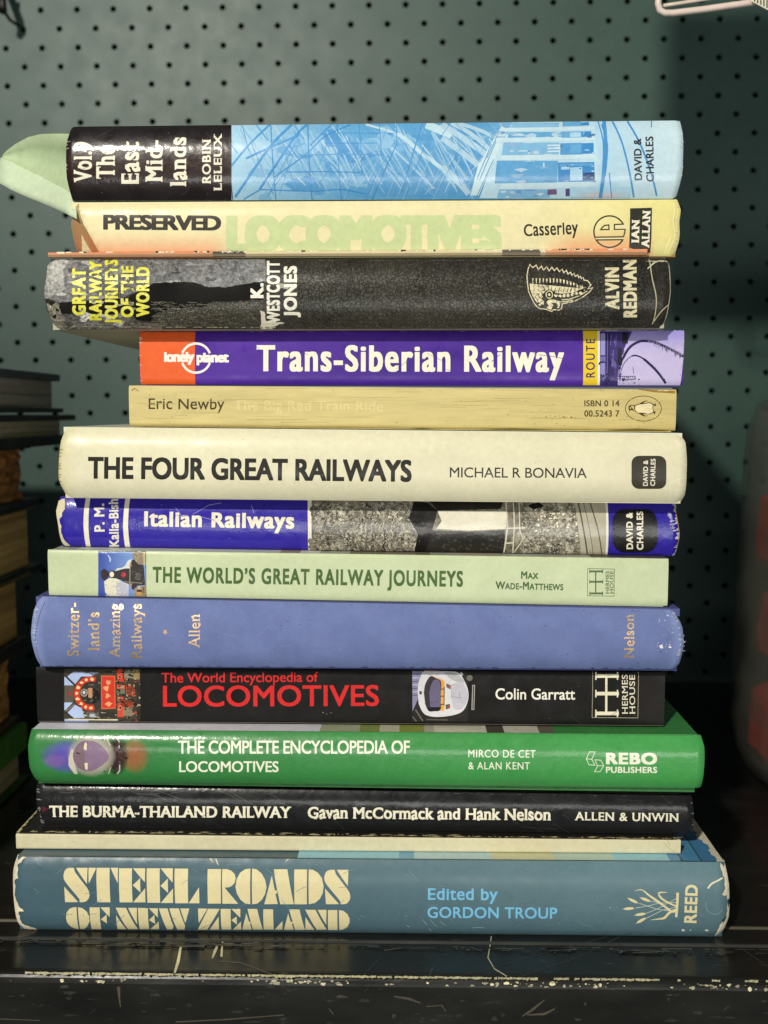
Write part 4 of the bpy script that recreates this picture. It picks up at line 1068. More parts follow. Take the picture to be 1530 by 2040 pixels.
# ================================================================== 6  white
s = book('white', 'hardback_book', 'thick cream white hardback with large black capitals, between the tan and royal blue books')
s.jl = [(0, 10), (.25, -2), (.5, 0), (.8, 4), (1, 12)]; s.jr = [(0, -6), (.12, 0), (.6, 0), (.9, -2), (1, -10)]; s.er = .0012; s.er_w = .003
s.base(lambda px, v: mixc(lin((224, 219, 188)), lin((206, 196, 150)), max(0, (150 - px) / 60) if px < 150 else 0))
s.text('THE FOUR GREAT RAILWAYS', (175, 953.5), (820, 960), 43.5, lin((28, 24, 16)), (.036, .028), 0, track=-.045)
s.text('MICHAEL R BONAVIA', (896, 951), (1169, 952.5), 20, lin((48, 42, 30)), (.006, .006), 0, track=-.02)
s.poly(rrect(1258, 908, 1327.5, 974, 15), lin((56, 52, 40)))
s.text('DAVID &', (1290.5, 968), (1291, 917), 9.5, WHITE, (.02, .02)); s.text('CHARLES', (1305, 968), (1306, 914), 9.5, WHITE, (.02, .02))
c = crop(780, 830, 2.186)
for pts in ([(1215, 360), (1212, 290), (1245, 275), (1290, 262)], [(1240, 100), (1262, 130), (1285, 72)], [(1255, 275), (1252, 300)], [(1230, 320), (1280, 318)]): s.line(c(pts), 1.3, lin((240, 236, 208)))
edge_wear(s, 1367, 1366, 872, 990, 18, lin((236, 230, 196)), 61, 1, 2.4); edge_wear(s, 117, 119, 870, 985, 18, lin((176, 160, 104)), 62, 1, 2); specks(s, 30, 130, 1250, 870, 985, lin((200, 190, 150)), .4, 1, 0, 63)
s.build([SATIN, TORN], s.root); covers(s, .0026, SATIN, lin((214, 216, 196)), lin((206, 200, 170)))

# ================================================================== 7  italian
s = book('italian', 'hardback_book', 'royal blue hardback with a black and white photo panel and torn pale left end')
s.jl = [(0, 8), (.2, 4), (.45, 2), (.7, -2), (1, 4)]; s.jr = [(0, -6), (.4, 0), (1, -10)]; s.er = .0012; s.er_w = .003
BL = lin((48, 36, 158)); s.base(BL)
WB = lin((232, 226, 206))
s.line([(176, 985), (171, 1045), (176, 1100)], [9, 10, 10], WB); s.line([(255, 986), (250, 1048), (255, 1102)], [9, 10, 10], WB)
s.text('P. M.', (208.5, 1059), (207.5, 1003), 20.5, WB, (.03, .022), 0); s.text('Kalla-Bishop', (237, 1089), (235, 968), 19, WB, (.03, .022), 0, xk=1.1)
s.text('Italian Railways', (287, 1048.5), (586, 1053.5), 30, WB, (.038, .024), 0, xk=1.14, halo=(lin((20, 12, 90)), .008))
s.line([(617, 990), (617.5, 1050), (618, 1105)], 8, WB)
s.rect(621.5, 985, 1207, 1115, lin((122, 116, 100)), 2)
r = random.Random(71); c = crop(600, 970, 1.9125)
for k in range(70):
    x = r.uniform(45, 480) if r.random() < .6 else r.uniform(840, 1060); y = r.uniform(60, 255); s.poly(c(blob(r, x, y, r.uniform(10, 34), r.uniform(8, 26), 12, .4)), mixc(lin((60, 56, 48)), lin((170, 164, 146)), r.random()), 2)
for cw in (13, 9, 6.5, 4.6, 3.6):
    for X0, X1 in ((623, 855), (1036, 1158)):
        s.batch([(poly_tris(blob(r, x, y, cw * r.uniform(.2, .46), cw * r.uniform(.18, .42), 8, .25)), mixc(lin((26, 24, 20)), lin((214, 206, 184)), r.choice([.05, .12, .2, .3, .42, .55, .7, .85]))) for x, y in cells(r, X0, 1000, X1, 1106, cw, cw, .55)], 2 if cw > 5 else 0)
for k in range(60):
    x = r.gauss(300, 90); y = r.uniform(60, 230); s.line(c(arc_path([(x, y), (x + r.gauss(0, 8), y + r.uniform(8, 24)), (x + r.gauss(0, 10), y + r.uniform(26, 44))], 3)), r.uniform(.6, 1.6), r.choice([lin((20, 18, 16)), lin((208, 200, 180)), lin((30, 28, 24))]))
s.poly(c([(430, 55), (480, 60), (520, 90), (500, 160), (490, 250), (430, 250), (445, 180), (410, 120)]), lin((22, 20, 18)))
s.poly(c([(520, 92), (780, 92), (780, 160), (640, 166), (515, 160), (535, 130)]), lin((226, 220, 200)))
s.poly(c([(500, 166), (640, 170), (775, 165), (775, 258), (470, 256), (490, 200)]), lin((38, 36, 32))); s.poly(c([(490, 55), (770, 56), (760, 84), (520, 90)]), lin((30, 28, 26)))
for pts, wd in (([(780, 60), (785, 160), (772, 250)], 3), ([(808, 60), (812, 150), (805, 255)], 2.4), ([(830, 60), (832, 160), (845, 200), (810, 250)], 2), ([(770, 158), (855, 156)], 3), ([(775, 215), (810, 212)], 3)): s.line(c(pts), wd, lin((214, 206, 184)))
s.poly(c(blob(r, 895, 72, 26, 14, 10)), lin((20, 18, 18)))
s.poly(c([(1040, 60), (1160, 60), (1160, 258), (1065, 256)]), lin((178, 172, 152)), 0)
for pts, wd in (([(1055, 60), (1075, 160), (1090, 255)], 3), ([(1100, 60), (1130, 160), (1145, 255)], 2.4), ([(1075, 60), (1098, 160), (1112, 255)], 1.2)): s.line(c(pts), wd, lin((84, 80, 68)))
for k in range(60): s.poly(c(blob(r, r.uniform(500, 770), r.uniform(172, 254), r.uniform(2, 8), r.uniform(2, 6), 7)), lin((62, 60, 52)))
s.rect(1205.5, 985, 1210, 1115, WB)
s.poly(rrect(1220, 1014.5, 1310, 1100, 24), lin((24, 22, 24)))
s.text('DAVID &', (1261, 1093.5), (1260, 1021), 13, WHITE, (.034, .03), 0); s.text('CHARLES', (1281.5, 1095), (1281, 1019), 13, WHITE, (.034, .03), 0)
c = crop(80, 970, 2.186)
s.poly(ragged(c([(70, 60), (100, 55), (108, 95), (95, 125), (80, 150), (90, 170), (85, 200), (100, 235), (120, 258), (70, 262), (50, 150)]), 1.4, 4), PAPER, 1)
for pts in ([(590, 90), (615, 125)], [(665, 120), (735, 80), (790, 70)], [(920, 80), (932, 115)], [(600, 130), (640, 125)], [(700, 130), (760, 145)]): s.line(c(pts), 1.2, lin((150, 146, 200)))
edge_wear(s, 1353, 1351, 1012, 1100, 24, lin((210, 206, 214)), 72, 1, 3); s.line([(1352, 1008), (1355, 1050), (1352, 1104)], 2, lin((190, 150, 96)), 1); edge_wear(s, 1338, 1346, 1020, 1066, 14, lin((176, 174, 206)), 73, 1, 3)
specks(s, 26, 130, 1200, 1000, 1095, lin((150, 146, 190)), .4, 1.1, 1, 74)
s.build([GLOSS, TORN, PHOTO], s.root); covers(s, .0024, GLOSS, lin((60, 50, 120)), lin((40, 34, 120)))

# ================================================================== 8  lime
s = book('lime', 'hardback_book', 'pale green hardback with dark green capitals and a small square train picture')
LM = lin((197, 208, 168)); s.base(LM); s.jl = [(0, 1), (.5, 0), (1, 4)]
c = crop(190, 1095, 13.9); SK = lin((72, 98, 178)); SK2 = lin((122, 156, 212))
s.grid(*c([(80, 55)])[0], *c([(1410, 1330)])[0], 10, 8, lambda x, y: mixc(lin((58, 78, 166)), SK2, max(0, min(1, (x - 200) / 66))))
r = random.Random(81)
cl = lin((226, 220, 196))
s.poly(c([(245, 880), (330, 820), (400, 780), (520, 770), (640, 830), (760, 900), (920, 960), (920, 1310), (380, 1310), (270, 1180)]), cl)
s.poly(c([(580, 900), (700, 880), (900, 980), (910, 1310), (600, 1300)]), lin((186, 186, 204)))
s.poly(c([(540, 590), (600, 520), (740, 500), (830, 440), (900, 300), (1000, 260), (1000, 560), (700, 560)]), lin((214, 218, 216)))
for k in range(24): s.poly(c(blob(r, r.uniform(280, 900), r.uniform(860, 1300), r.uniform(15, 60), r.uniform(10, 40), 8, .4)), mixc(cl, lin((170, 172, 198)), r.random() * .8))
for pts in ([(160, 60), (230, 90)], [(260, 70), (310, 110)], [(350, 150), (390, 220), (410, 340)], [(400, 200), (425, 300)]): s.line(c(pts), 2.2, lin((176, 196, 226)))
s.poly(c([(1020, 60), (1380, 60), (1380, 420), (1160, 400), (1060, 250)]), lin((146, 128, 106))); s.poly(c([(1330, 60), (1390, 60), (1390, 430), (1330, 430)]), lin((190, 178, 130)))
for k in range(26): s.poly(c(blob(r, r.uniform(1030, 1340), r.uniform(70, 400), r.uniform(8, 36), r.uniform(8, 24), 7, .4)), mixc(lin((96, 82, 70)), lin((206, 190, 146)), r.random()))
s.poly(c([(150, 600), (240, 520), (360, 600), (380, 690), (340, 790), (250, 860), (160, 780)]), lin((46, 36, 36)))
s.poly(c([(380, 620), (460, 570), (560, 600), (700, 550), (830, 520), (960, 520), (1000, 300), (1080, 270), (1180, 400), (1340, 430), (1380, 980), (1160, 1000), (1090, 1120), (1010, 1090), (990, 960), (840, 920), (700, 830), (560, 790), (440, 790), (370, 740)]), lin((48, 42, 42)))
s.poly(c(ell(455, 685, 62, 78, 18)), lin((236, 226, 206))); s.poly(c(ell(780, 695, 72, 78, 18)), lin((160, 44, 56))); s.poly(c(ell(800, 690, 34, 36, 12)), lin((196, 70, 78)))
s.line(c([(960, 510), (955, 960)]), 2, lin((146, 144, 108))); s.line(c([(960, 900), (1300, 930)]), 1.6, lin((140, 134, 110))); s.line(c([(800, 885), (960, 900)]), 1.6, lin((150, 134, 96)))
for x, y, q in ((980, 430, 34), (990, 960, 30)): s.poly(c(blob(r, x, y, q, q * 1.6, 9)), lin((176, 128, 62)))
for k in range(7): s.line(c([(1130, 660 + 28 * k), (1250, 655 + 30 * k)]), 1, lin((112, 106, 102)))
for k in range(30): s.poly(c(blob(r, r.uniform(980, 1360), r.uniform(450, 980), r.uniform(6, 34), r.uniform(5, 20), 7, .4)), mixc(lin((26, 24, 26)), lin((116, 108, 104)), r.random()))
s.poly(c([(1090, 1060), (1410, 990), (1410, 1310), (1080, 1310)]), lin((160, 138, 110)))
for x0, y0, x1, y1, cc in ((1150, 1110, 1290, 1180, (60, 38, 26)), (1145, 1170, 1270, 1270, (196, 156, 84)), (1180, 1000, 1250, 1090, (186, 178, 158)), (1310, 1020, 1360, 1200, (110, 84, 60))): s.poly(c([(x0, y0), (x1, y0), (x1, y1), (x0, y1)]), lin(cc))
s.line(c([(78, 45), (1400, 52), (1415, 1320)]), .8, lin((60, 64, 50)))
GT = lin((60, 94, 30))
s.text('THE WORLD’S GREAT RAILWAY JOURNEYS', (304, 1160.5), (922, 1169), 31.5, GT, (.030, .026), 0, track=.035)
s.text('Max', (1038, 1153), (1072, 1153.5), 15, GT, (.028, .024), 0, smallcaps=.8); s.text('Wade-Matthews', (987, 1173.5), (1122, 1176), 15.5, GT, (.028, .024), 0, smallcaps=.8)
c = crop(760, 1080, 2.39); LG = lin((70, 96, 50))
s.line(c([(982, 126), (1109, 128), (1107, 257), (980, 255)]), .9, LG, closed=True)
def hh(s, x0, y0, x1, y1, col, wd):
    """tall double H turned on its side"""
    for fy in (.04, .5, .96): pass
    w_, h_ = x1 - x0, y1 - y0
    for fx in (0.02, .98): pass
    for (fy0) in (.0, .46, .98):
        s.rect(x0, y0 + h_ * fy0 * .96, x1, y0 + h_ * fy0 * .96 + wd * 1.6, col)
    s.rect(x0 + w_ * .42, y0, x0 + w_ * .42 + wd, y1, col)
    for fy0 in (.0, .46, .98):
        y = y0 + h_ * fy0 * .96 + wd * .8
        for x in (x0, x1 - wd * .9): s.rect(x, y - wd * 1.7, x + wd * .6, y + wd * 1.7, col)
hh(s, 1174, 1136.5, 1201.5, 1183, LG, 2.2)
s.text('HERMES', (1213.5, 1182.5), (1213.5, 1137.5), 7.2, LG, (.004, .002), .035); s.text('HOUSE', (1222, 1182.5), (1222, 1137.5), 7.2, LG, (.004, .002), .035)
edge_wear(s, 100, 1325, 1096, 1114, 40, lin((236, 238, 214)), 82, 1, .8); specks(s, 20, 110, 1320, 1105, 1195, lin((186, 200, 150)), .4, .9, 0, 83)
s.build([SATIN, TORN], s.root)
covers(s, .0026, SATIN, lin((168, 172, 158)), LM, strips=[(150, 560, .0004, .012, lin((206, 210, 196))), (560, 600, .0004, .012, lin((168, 150, 120))), (600, 640, .0004, .012, lin((226, 224, 210))), (700, 860, .0006, .012, lin((120, 116, 96))), (900, 1000, .0004, .012, lin((176, 170, 150))), (1180, 1330, .0008, .02, lin((86, 80, 68)))])

# ================================================================== 9  cloth
s = book('cloth', 'hardback_book', 'faded blue cloth hardback with gilt lettering and frayed right end')
s.jl = [(0, 10), (.12, 5), (.45, -2), (.8, 4), (1, 14)]; s.jr = [(0, -12), (.1, -6), (.45, 0), (.75, -4), (1, -20)]; s.er = .0014; s.er_w = .003
BC = lin((106, 120, 170)); s.base(lambda px, v: mixc(BC, lin((134, 148, 196)), max(0, min(1, (90 - px) / 24)) + max(0, min(1, (px - 1335) / 26)) * .9 + .12 * math.sin(px * .02 + v * 3) ** 2))
GO = lin((206, 172, 124)); GD = lin((70, 62, 70))
for t_, bx, ya, yb, cp in (('Switzer-', 157, 1307, 1201, 23), ('land’s', 197.5, 1296, 1220, 22), ('Amazing', 239, 1311, 1203, 21), ('Railways', 282, 1312, 1203, 21), ('Allen', 398, 1291, 1224, 22)):
    s.text(t_, (bx, ya), (bx, yb), cp, GO, (.008, .002), .045, mi=1)
s.text('Nelson', (1263, 1311), (1263, 1224), 19.5, GO, (.008, .002), .045, mi=1)
s.poly([(329 + (6 if k % 2 == 0 else 2.4) * math.cos(k * math.pi / 5 + .2), 1259 + (6 if k % 2 == 0 else 2.4) * math.sin(k * math.pi / 5 + .2)) for k in range(10)], GO, 1)
FB = lin((172, 186, 220))
s.line(arc_path([(82, 1200), (74, 1240), (70, 1290), (76, 1326)]), 1.2, lin((70, 78, 120)))
scratches(s, 40, 110, 1330, 1215, 1325, lin((120, 132, 182)), 6, 34, 91, .6); scratches(s, 8, 260, 700, 1215, 1300, lin((134, 146, 192)), 10, 40, 92, .8)
specks(s, 60, 90, 1340, 1215, 1325, lin((76, 84, 138)), .4, 1.2, 0, 93); specks(s, 22, 1310, 1350, 1225, 1300, lin((196, 204, 226)), .5, 1.8, 2, 94)
for x, y, q in ((1318, 1288, 4), (1335, 1289, 2.6)): s.poly(blob(R, x, y, q, q * .9, 9), lin((226, 226, 226)), 2)
edge_wear(s, 1358, 1355, 1212, 1325, 36, FB, 95, 2, 3); edge_wear(s, 66, 72, 1205, 1325, 26, FB, 96, 2, 2.4); edge_wear(s, 80, 1340, 1193, 1219, 40, lin((130, 140, 188)), 97, 2, 1.2); edge_wear(s, 80, 1350, 1326, 1331, 60, lin((78, 84, 128)), 98, 2, 1.2)
s.build([CLOTH, GILT, TORN], s.root); covers(s, .0028, CLOTH, lin((84, 90, 142)), lin((84, 90, 142)))
m = MB(); r = random.Random(99)                                           # frayed threads at the right end
for k in range(5):
    z0 = s.zb[1] + (s.zt[1] - s.zb[1]) * (.35 + .5 * k / 9); a = Vector((s.xR - .0006, s.yf + .0015, z0)); p = [a]
    for q in range(5): p.append(p[-1] + Vector((r.uniform(.0, .0004), r.uniform(-.0002, .0002), r.uniform(-.0004, .0003))))
    m.tube(p, .00009, 5, lin((188, 198, 226)))
m.build('frayed_thread', CLOTH, s.root)

# ================================================================== 10  black encyclopedia
s = book('black', 'hardback_book', 'square black hardback with red lettering, a red steam engine front and a white train nose')
BK = lin((25, 24, 23)); s.base(lambda px, v: mixc(BK, lin((38, 36, 35)), max(0, min(1, (px - 1240) / 80))))
c = crop(110, 1330, 8.5)
s.rect(*c([(155, 20)])[0], *c([(1445, 925)])[0], lin((66, 60, 48)))
SKY = lin((176, 194, 232)); r = random.Random(101)
for pts in ([(310, 70), (740, 85), (600, 150), (440, 150), (340, 280), (205, 150)], [(155, 150), (330, 300), (155, 300)], [(155, 590), (300, 590), (170, 720), (155, 720)], [(210, 760), (340, 630), (450, 690), (500, 850), (310, 855)], [(160, 870), (300, 880), (560, 890), (560, 925), (160, 925)]): s.poly(c(pts), SKY)
s.poly(c([(160, 305), (320, 305), (310, 580), (160, 585)]), lin((92, 84, 72))); s.poly(c(blob(r, 245, 440, 40, 36, 9)), lin((150, 62, 54)))
s.line(c([(155, 130), (330, 300)]), 2.4, lin((40, 36, 32))); s.line(c([(165, 745), (330, 620)]), 2.6, lin((128, 120, 104))); s.line(c([(155, 740), (320, 870)]), 3, lin((46, 42, 38)))
s.line(c([(220, 875), (560, 880), (1060, 885)]), 2.6, lin((214, 206, 176)))
RD = lin((206, 58, 42)); RDD = lin((150, 34, 28))
arc = ell(600, 440, 232, 240, 30, 75, 290)
s.poly(c(ell(610, 440, 285, 292, 40)), lin((58, 54, 48)))
s.line(c(arc), 11.5, RD); s.poly(c(ell(610, 430, 190, 196, 32)), lin((54, 52, 46))); s.poly(c(ell(650, 480, 110, 120, 24)), lin((28, 26, 24)))
for k in range(9):
    x, y = ell(600, 440, 236, 244, 9, 88, 275)[k]; s.poly(c(blob(r, x, y, 32, 26, 8, .4)), lin((232, 210, 150)))
for k in range(40): s.poly(c(blob(r, r.gauss(620, 95), r.gauss(430, 95), r.uniform(8, 34), r.uniform(6, 20), 7, .4)), mixc(lin((24, 22, 20)), lin((128, 120, 102)), r.random() ** 1.5))
s.poly(c(ell(490, 425, 62, 68, 20)), lin((152, 146, 134))); s.poly(c(ell(488, 422, 42, 46, 16)), lin((84, 80, 74))); s.poly(c(ell(488, 420, 24, 26, 12)), lin((210, 206, 206)))
s.poly(c([(560, 345), (630, 345), (628, 508), (562, 508)]), lin((192, 142, 108)))
s.poly(c([(780, 135), (1010, 140), (1020, 690), (785, 700)]), RD); s.line(c([(785, 140), (1008, 145), (1016, 686), (790, 694)]), 1.6, lin((226, 110, 70)), closed=True)
for x, y in ((905, 240), (870, 350), (880, 480), (905, 605)): s.poly(c(blob(r, x, y, 46, 40, 11, .6)), lin((222, 160, 110)))
for x0, y0, x1, y1, cc in ((1045, 20, 1125, 120, (216, 74, 50)), (1050, 100, 1150, 240, (204, 62, 46)), (1045, 290, 1180, 360, (214, 92, 66)), (1050, 490, 1160, 560, (206, 74, 56)), (1055, 600, 1160, 840, (208, 70, 50)), (1170, 60, 1330, 180, (140, 132, 108)), (1150, 670, 1310, 820, (132, 122, 100)), (1040, 360, 1180, 440, (110, 116, 100)),
                            (1200, 300, 1350, 480, (176, 84, 58)), (1160, 540, 1340, 640, (164, 80, 56)), (1320, 30, 1430, 200, (150, 128, 84)), (1380, 220, 1440, 920, (50, 46, 42)), (520, 740, 780, 850, (96, 92, 84)), (580, 780, 700, 840, (178, 188, 200)), (740, 740, 1040, 850, (52, 48, 42))):
    s.poly(c([(x0, y0), (x1, y0 + 6), (x1, y1), (x0, y1 - 4)]), lin(cc))
for k in range(8): s.line(c([(1210, 300 + 24 * k), (1350, 305 + 24 * k)]), 1.4, lin((48, 26, 22)))
for k in range(5): s.line(c([(1100, 545 + 24 * k), (1340, 550 + 24 * k)]), 1.4, lin((46, 24, 20)))
for k in range(120):
    x = r.uniform(1040, 1440); y = r.uniform(25, 915); s.poly(c(blob(r, x, y, r.uniform(6, 28), r.uniform(5, 22), 8, .5)), r.choice([lin((24, 22, 20)), lin((40, 36, 32)), lin((168, 156, 124)), lin((196, 70, 50)), lin((120, 108, 86)), lin((30, 28, 26))]))
for x, y in ((1097, 157), (1105, 678)): s.poly(c(ell(x, y, 34, 34, 14)), lin((226, 120, 80))); s.poly(c(ell(x, y, 18, 20, 12)), lin((24, 20, 20)))
for k in range(40): s.poly(c(blob(r, r.uniform(480, 1040), r.choice([r.uniform(40, 120), r.uniform(730, 860)]), r.uniform(8, 40), r.uniform(4, 14), 7)), r.choice([lin((34, 32, 28)), lin((60, 56, 46)), lin((190, 184, 160)), lin((110, 106, 90))]))
RT = lin((214, 44, 44))
s.text('The World Encyclopedia of', (322, 1359.5), (634, 1358), 19.5, RT, (.010, .010), 0, track=-.02)
s.text('LOCOMOTIVES', (325, 1407.5), (755, 1406), 41.5, RT, (.016, .014), 0, track=-.01)
# white train nose, turned on its side
c = crop(810, 1325, 10.2)
s.rect(*c([(110, 45)])[0], *c([(1250, 1140)])[0], lin((40, 38, 38)))
s.poly(c([(115, 125), (330, 125), (250, 640), (120, 940)]), lin((140, 136, 170)))
for k in range(7): s.line(c([(120, 190 + 70 * k), (260, 185 + 70 * k)]), 1.4, lin((196, 196, 216)) if k % 2 else lin((70, 66, 96)))
s.line(c([(180, 900), (330, 1130)]), 2.6, lin((112, 108, 96))); s.line(c([(120, 1040), (200, 1140)]), 2.6, lin((96, 92, 84))); s.line(c([(400, 1100), (840, 1110)]), 2.6, lin((86, 84, 66)))
s.poly(c([(350, 80), (480, 75), (640, 120), (720, 130), (350, 130)]), lin((140, 104, 112)))
body = arc_path([(225, 560), (240, 360), (300, 200), (345, 130), (560, 130), (860, 130), (1060, 160), (1180, 330), (1250, 520), (1245, 720), (1150, 920), (960, 1010), (640, 1050), (420, 1020), (320, 940), (245, 780)], 5)
s.poly(c(body), lin((214, 212, 216)))
s.poly(c(arc_path([(940, 380), (1040, 350), (1150, 360), (1240, 560), (1230, 720), (1130, 880), (960, 880), (910, 640)], 5)), lin((190, 188, 198)))
s.poly(c(arc_path([(760, 150), (900, 150), (1060, 200), (1170, 340), (1000, 330), (840, 240)], 5)), lin((176, 176, 180)))
s.poly(c([(480, 200), (600, 250), (740, 300), (775, 340), (770, 920), (690, 930), (700, 340)]), lin((232, 166, 60)))
s.poly(c(arc_path([(350, 560), (380, 380), (480, 225), (590, 260), (700, 340), (690, 640), (690, 900), (560, 935), (450, 930), (380, 800)], 5)), lin((58, 52, 58)))
s.poly(c(arc_path([(460, 560), (500, 400), (560, 300), (680, 350), (680, 860), (480, 850)], 5)), lin((106, 100, 130))); s.poly(c([(400, 850), (690, 850), (690, 900), (560, 935), (450, 930)]), lin((26, 24, 28)))
for pts in ([(690, 490), (760, 480)], [(690, 630), (765, 625)], [(690, 800), (765, 790)], [(765, 440), (760, 820)]): s.line(c(pts), 1.6, lin((28, 24, 24)))
for pts, cc in (([(810, 370), (905, 410), (890, 495), (805, 440)], (92, 96, 100)), ([(790, 800), (885, 785), (885, 870), (800, 900)], (70, 92, 84))): s.poly(c(pts), lin(cc))
for pts in ([(860, 410), (900, 425), (890, 485), (855, 460)], [(835, 825), (880, 810), (880, 860), (838, 865)]): s.poly(c(pts), lin((196, 70, 58)))
s.poly(c([(258, 525), (310, 530), (305, 595), (262, 590)]), lin((60, 58, 60)))
s.line(c([(905, 660), (915, 400), (950, 390)]), .8, lin((130, 128, 134))); s.line(c([(930, 640), (1110, 660)]), .8, lin((120, 118, 126))); s.line(c([(1080, 545), (1075, 635)]), .8, lin((100, 98, 104)))
s.poly(c(blob(R, 1110, 185, 38, 36, 10, .2)), lin((206, 204, 200))); s.poly(c(ell(1280, 260, 62, 60, 20)), lin((112, 106, 98)))
s.line(c([(1362, 400), (1345, 905)]), 5.4, lin((178, 174, 166))); s.line(c([(1361, 415), (1347, 890)]), 2.2, lin((24, 22, 22)))
s.text('Colin Garratt', (987, 1393), (1145.5, 1393.5), 22, lin((240, 236, 222)), (.012, .012), 0, track=-.015)
c = crop(780, 1310, 2.186); CW = lin((236, 228, 200))
s.line(c([(875, 58), (1074, 60), (1072, 262), (873, 260)]), 1, lin((180, 172, 148)), closed=True)
hh(s, 1185.5, 1343, 1232.5, 1422, CW, 4.4)
s.text('HERMES', (1250.5, 1422), (1250, 1344), 11.3, CW, (.006, .002), .035); s.text('HOUSE', (1265, 1422), (1264.5, 1344), 11, CW, (.006, .002), .035)
specks(s, 30, 290, 1320, 1340, 1438, lin((96, 94, 90)), .4, .9, 0, 102); specks(s, 3, 640, 660, 1415, 1425, lin((220, 214, 200)), .5, 1, 0, 103); scratches(s, 12, 80, 1310, 1345, 1435, lin((58, 56, 54)), 10, 50, 104, .7)
s.line([(76, 1436), (700, 1440), (1322, 1444.5)], .9, lin((120, 116, 108)))
s.build([BLKC, TORN], s.root); covers(s, .0026, BLKC, BK, BK)

# ================================================================== 11  green
s = book('green', 'hardback_book', 'bright green hardback with white capitals and a vignette of a train nose')
s.jl = [(0, 10), (.3, 2), (.7, 0), (1, 4)]; s.jr = [(0, -2), (.5, 0), (.8, 0), (1, -5)]; s.er = .001; s.er_w = .003
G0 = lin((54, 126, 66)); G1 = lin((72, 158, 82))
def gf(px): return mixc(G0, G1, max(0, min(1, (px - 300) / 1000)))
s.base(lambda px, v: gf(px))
def vig(x, y):
    b = gf(x)
    def g(cx, cy, rx, ry, p=1.0): return max(0, 1 - ((x - cx) / rx) ** 2 - ((y - cy) / ry) ** 2) ** p
    b = mixc(b, lin((92, 82, 176)), min(1, g(135, 1507, 55, 34, .7) * 1.1))
    b = mixc(b, lin((134, 94, 156)), min(.5, g(110, 1516, 26, 14)))
    b = mixc(b, lin((156, 98, 62)), min(1, g(268, 1506, 30, 36, .8)))
    b = mixc(b, lin((46, 34, 34)), min(1, g(232, 1506, 24, 40, .6) * 1.3))
    b = mixc(b, lin((176, 170, 156)), min(1, g(182, 1505, 48, 42, .55) * 1.25))
    return b
s.grid(72, 1460, 306, 1556, 60, 26, vig)
c = crop(60, 1440, 5.885); r = random.Random(111)
s.poly(c(arc_path([(500, 390), (530, 290), (600, 220), (690, 205), (800, 240), (900, 340), (925, 400), (900, 450), (800, 530), (690, 570), (580, 540), (520, 460)], 6)), lin((140, 116, 142)))
s.poly(c([(505, 350), (560, 250), (640, 215), (650, 560), (560, 530), (510, 440)]), lin((128, 104, 116)))
s.poly(c([(650, 225), (665, 250), (662, 325), (628, 310), (635, 250)]), lin((230, 222, 186))); s.poly(c([(638, 472), (675, 470), (675, 550), (645, 545)]), lin((230, 222, 186)))
s.line(c([(540, 350), (590, 365)]), 2.6, lin((56, 48, 54))); s.poly(c([(450, 420), (480, 310), (510, 310), (500, 400), (530, 510), (560, 600), (520, 600), (450, 500)]), lin((206, 198, 182)))
for pts, cc in (([(860, 175), (930, 280)], (150, 144, 132)), ([(900, 180), (940, 270)], (196, 190, 176)), ([(870, 570), (940, 500)], (140, 132, 120)), ([(1010, 170), (1045, 220), (1042, 300)], (186, 190, 176)), ([(1050, 490), (1050, 560), (1020, 600)], (190, 192, 178)), ([(920, 600), (945, 520)], (180, 172, 160))): s.line(c(pts), 2.4, lin(cc))
for x, y in ((850, 200), (868, 572)): s.poly(c(ell(x, y, 14, 8, 8)), lin((40, 36, 36)))
for k in range(30): s.poly(c(blob(r, r.gauss(1060, 40), r.gauss(390, 90), r.uniform(6, 24), r.uniform(5, 20), 7)), mixc(lin((40, 30, 30)), lin((110, 64, 56)), r.random()))
GW = lin((238, 240, 220))
s.text('THE COMPLETE ENCYCLOPEDIA OF', (354.5, 1501.5), (816.5, 1501.5), 26, GW, (.018, .014), 0, track=-.045); s.text('LOCOMOTIVES', (357, 1538), (555, 1538), 21.5, GW, (.018, .014), 0, track=-.03)
s.text('MIRCO DE CET', (933, 1508.5), (1067, 1509.5), 15, GW, (.006, .006), 0, track=.04); s.text('& ALAN KENT', (933, 1532.5), (1055.5, 1533), 14.5, GW, (.006, .006), 0, track=.04)
s.text('REBO', (1207, 1522.5), (1309, 1523), 23, GW, (.050, .036), 0); s.text('PUBLISHERS', (1207, 1539.5), (1309, 1540), 12.2, GW, (.03, .024), 0)
c = crop(780, 1400, 2.186)
s.line(c([(862, 214), (886, 214), (872, 246), (848, 244)]), 1.2, GW, closed=True); s.line(c([(848, 244), (860, 270), (886, 272), (872, 246)]), 1.2, GW); s.line(c([(886, 248), (912, 250), (924, 274), (896, 274)]), 1.2, GW, closed=True); s.line(c([(924, 274), (908, 300), (884, 300), (898, 274)]), 1.2, GW)
s.line(arc_path([(700, 1566), (790, 1567), (850, 1568)]), 1, lin((196, 206, 190)), 1)
specks(s, 20, 330, 1390, 1470, 1560, lin((150, 196, 150)), .4, .9, 0, 112)
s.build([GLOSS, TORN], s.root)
LL = lin((238, 240, 250))
covers(s, .0028, GLOSS, lin((64, 140, 72)), lin((56, 120, 60)), inset=.0022,
       strips=[(60, 640, .0003, .03, LL), (640, 720, .0003, .03, lin((176, 186, 150))), (720, 760, .0003, .03, lin((140, 160, 84))), (760, 800, .0003, .03, lin((206, 204, 176))), (800, 850, .0003, .03, lin((150, 160, 76))), (850, 870, .0003, .03, lin((190, 184, 160))), (870, 975, .0003, .03, lin((214, 212, 190))), (975, 1010, .0003, .03, lin((80, 76, 66))), (1010, 1080, .0003, .03, lin((206, 206, 188))), (1080, 1110, .0003, .03, lin((110, 104, 90)))])

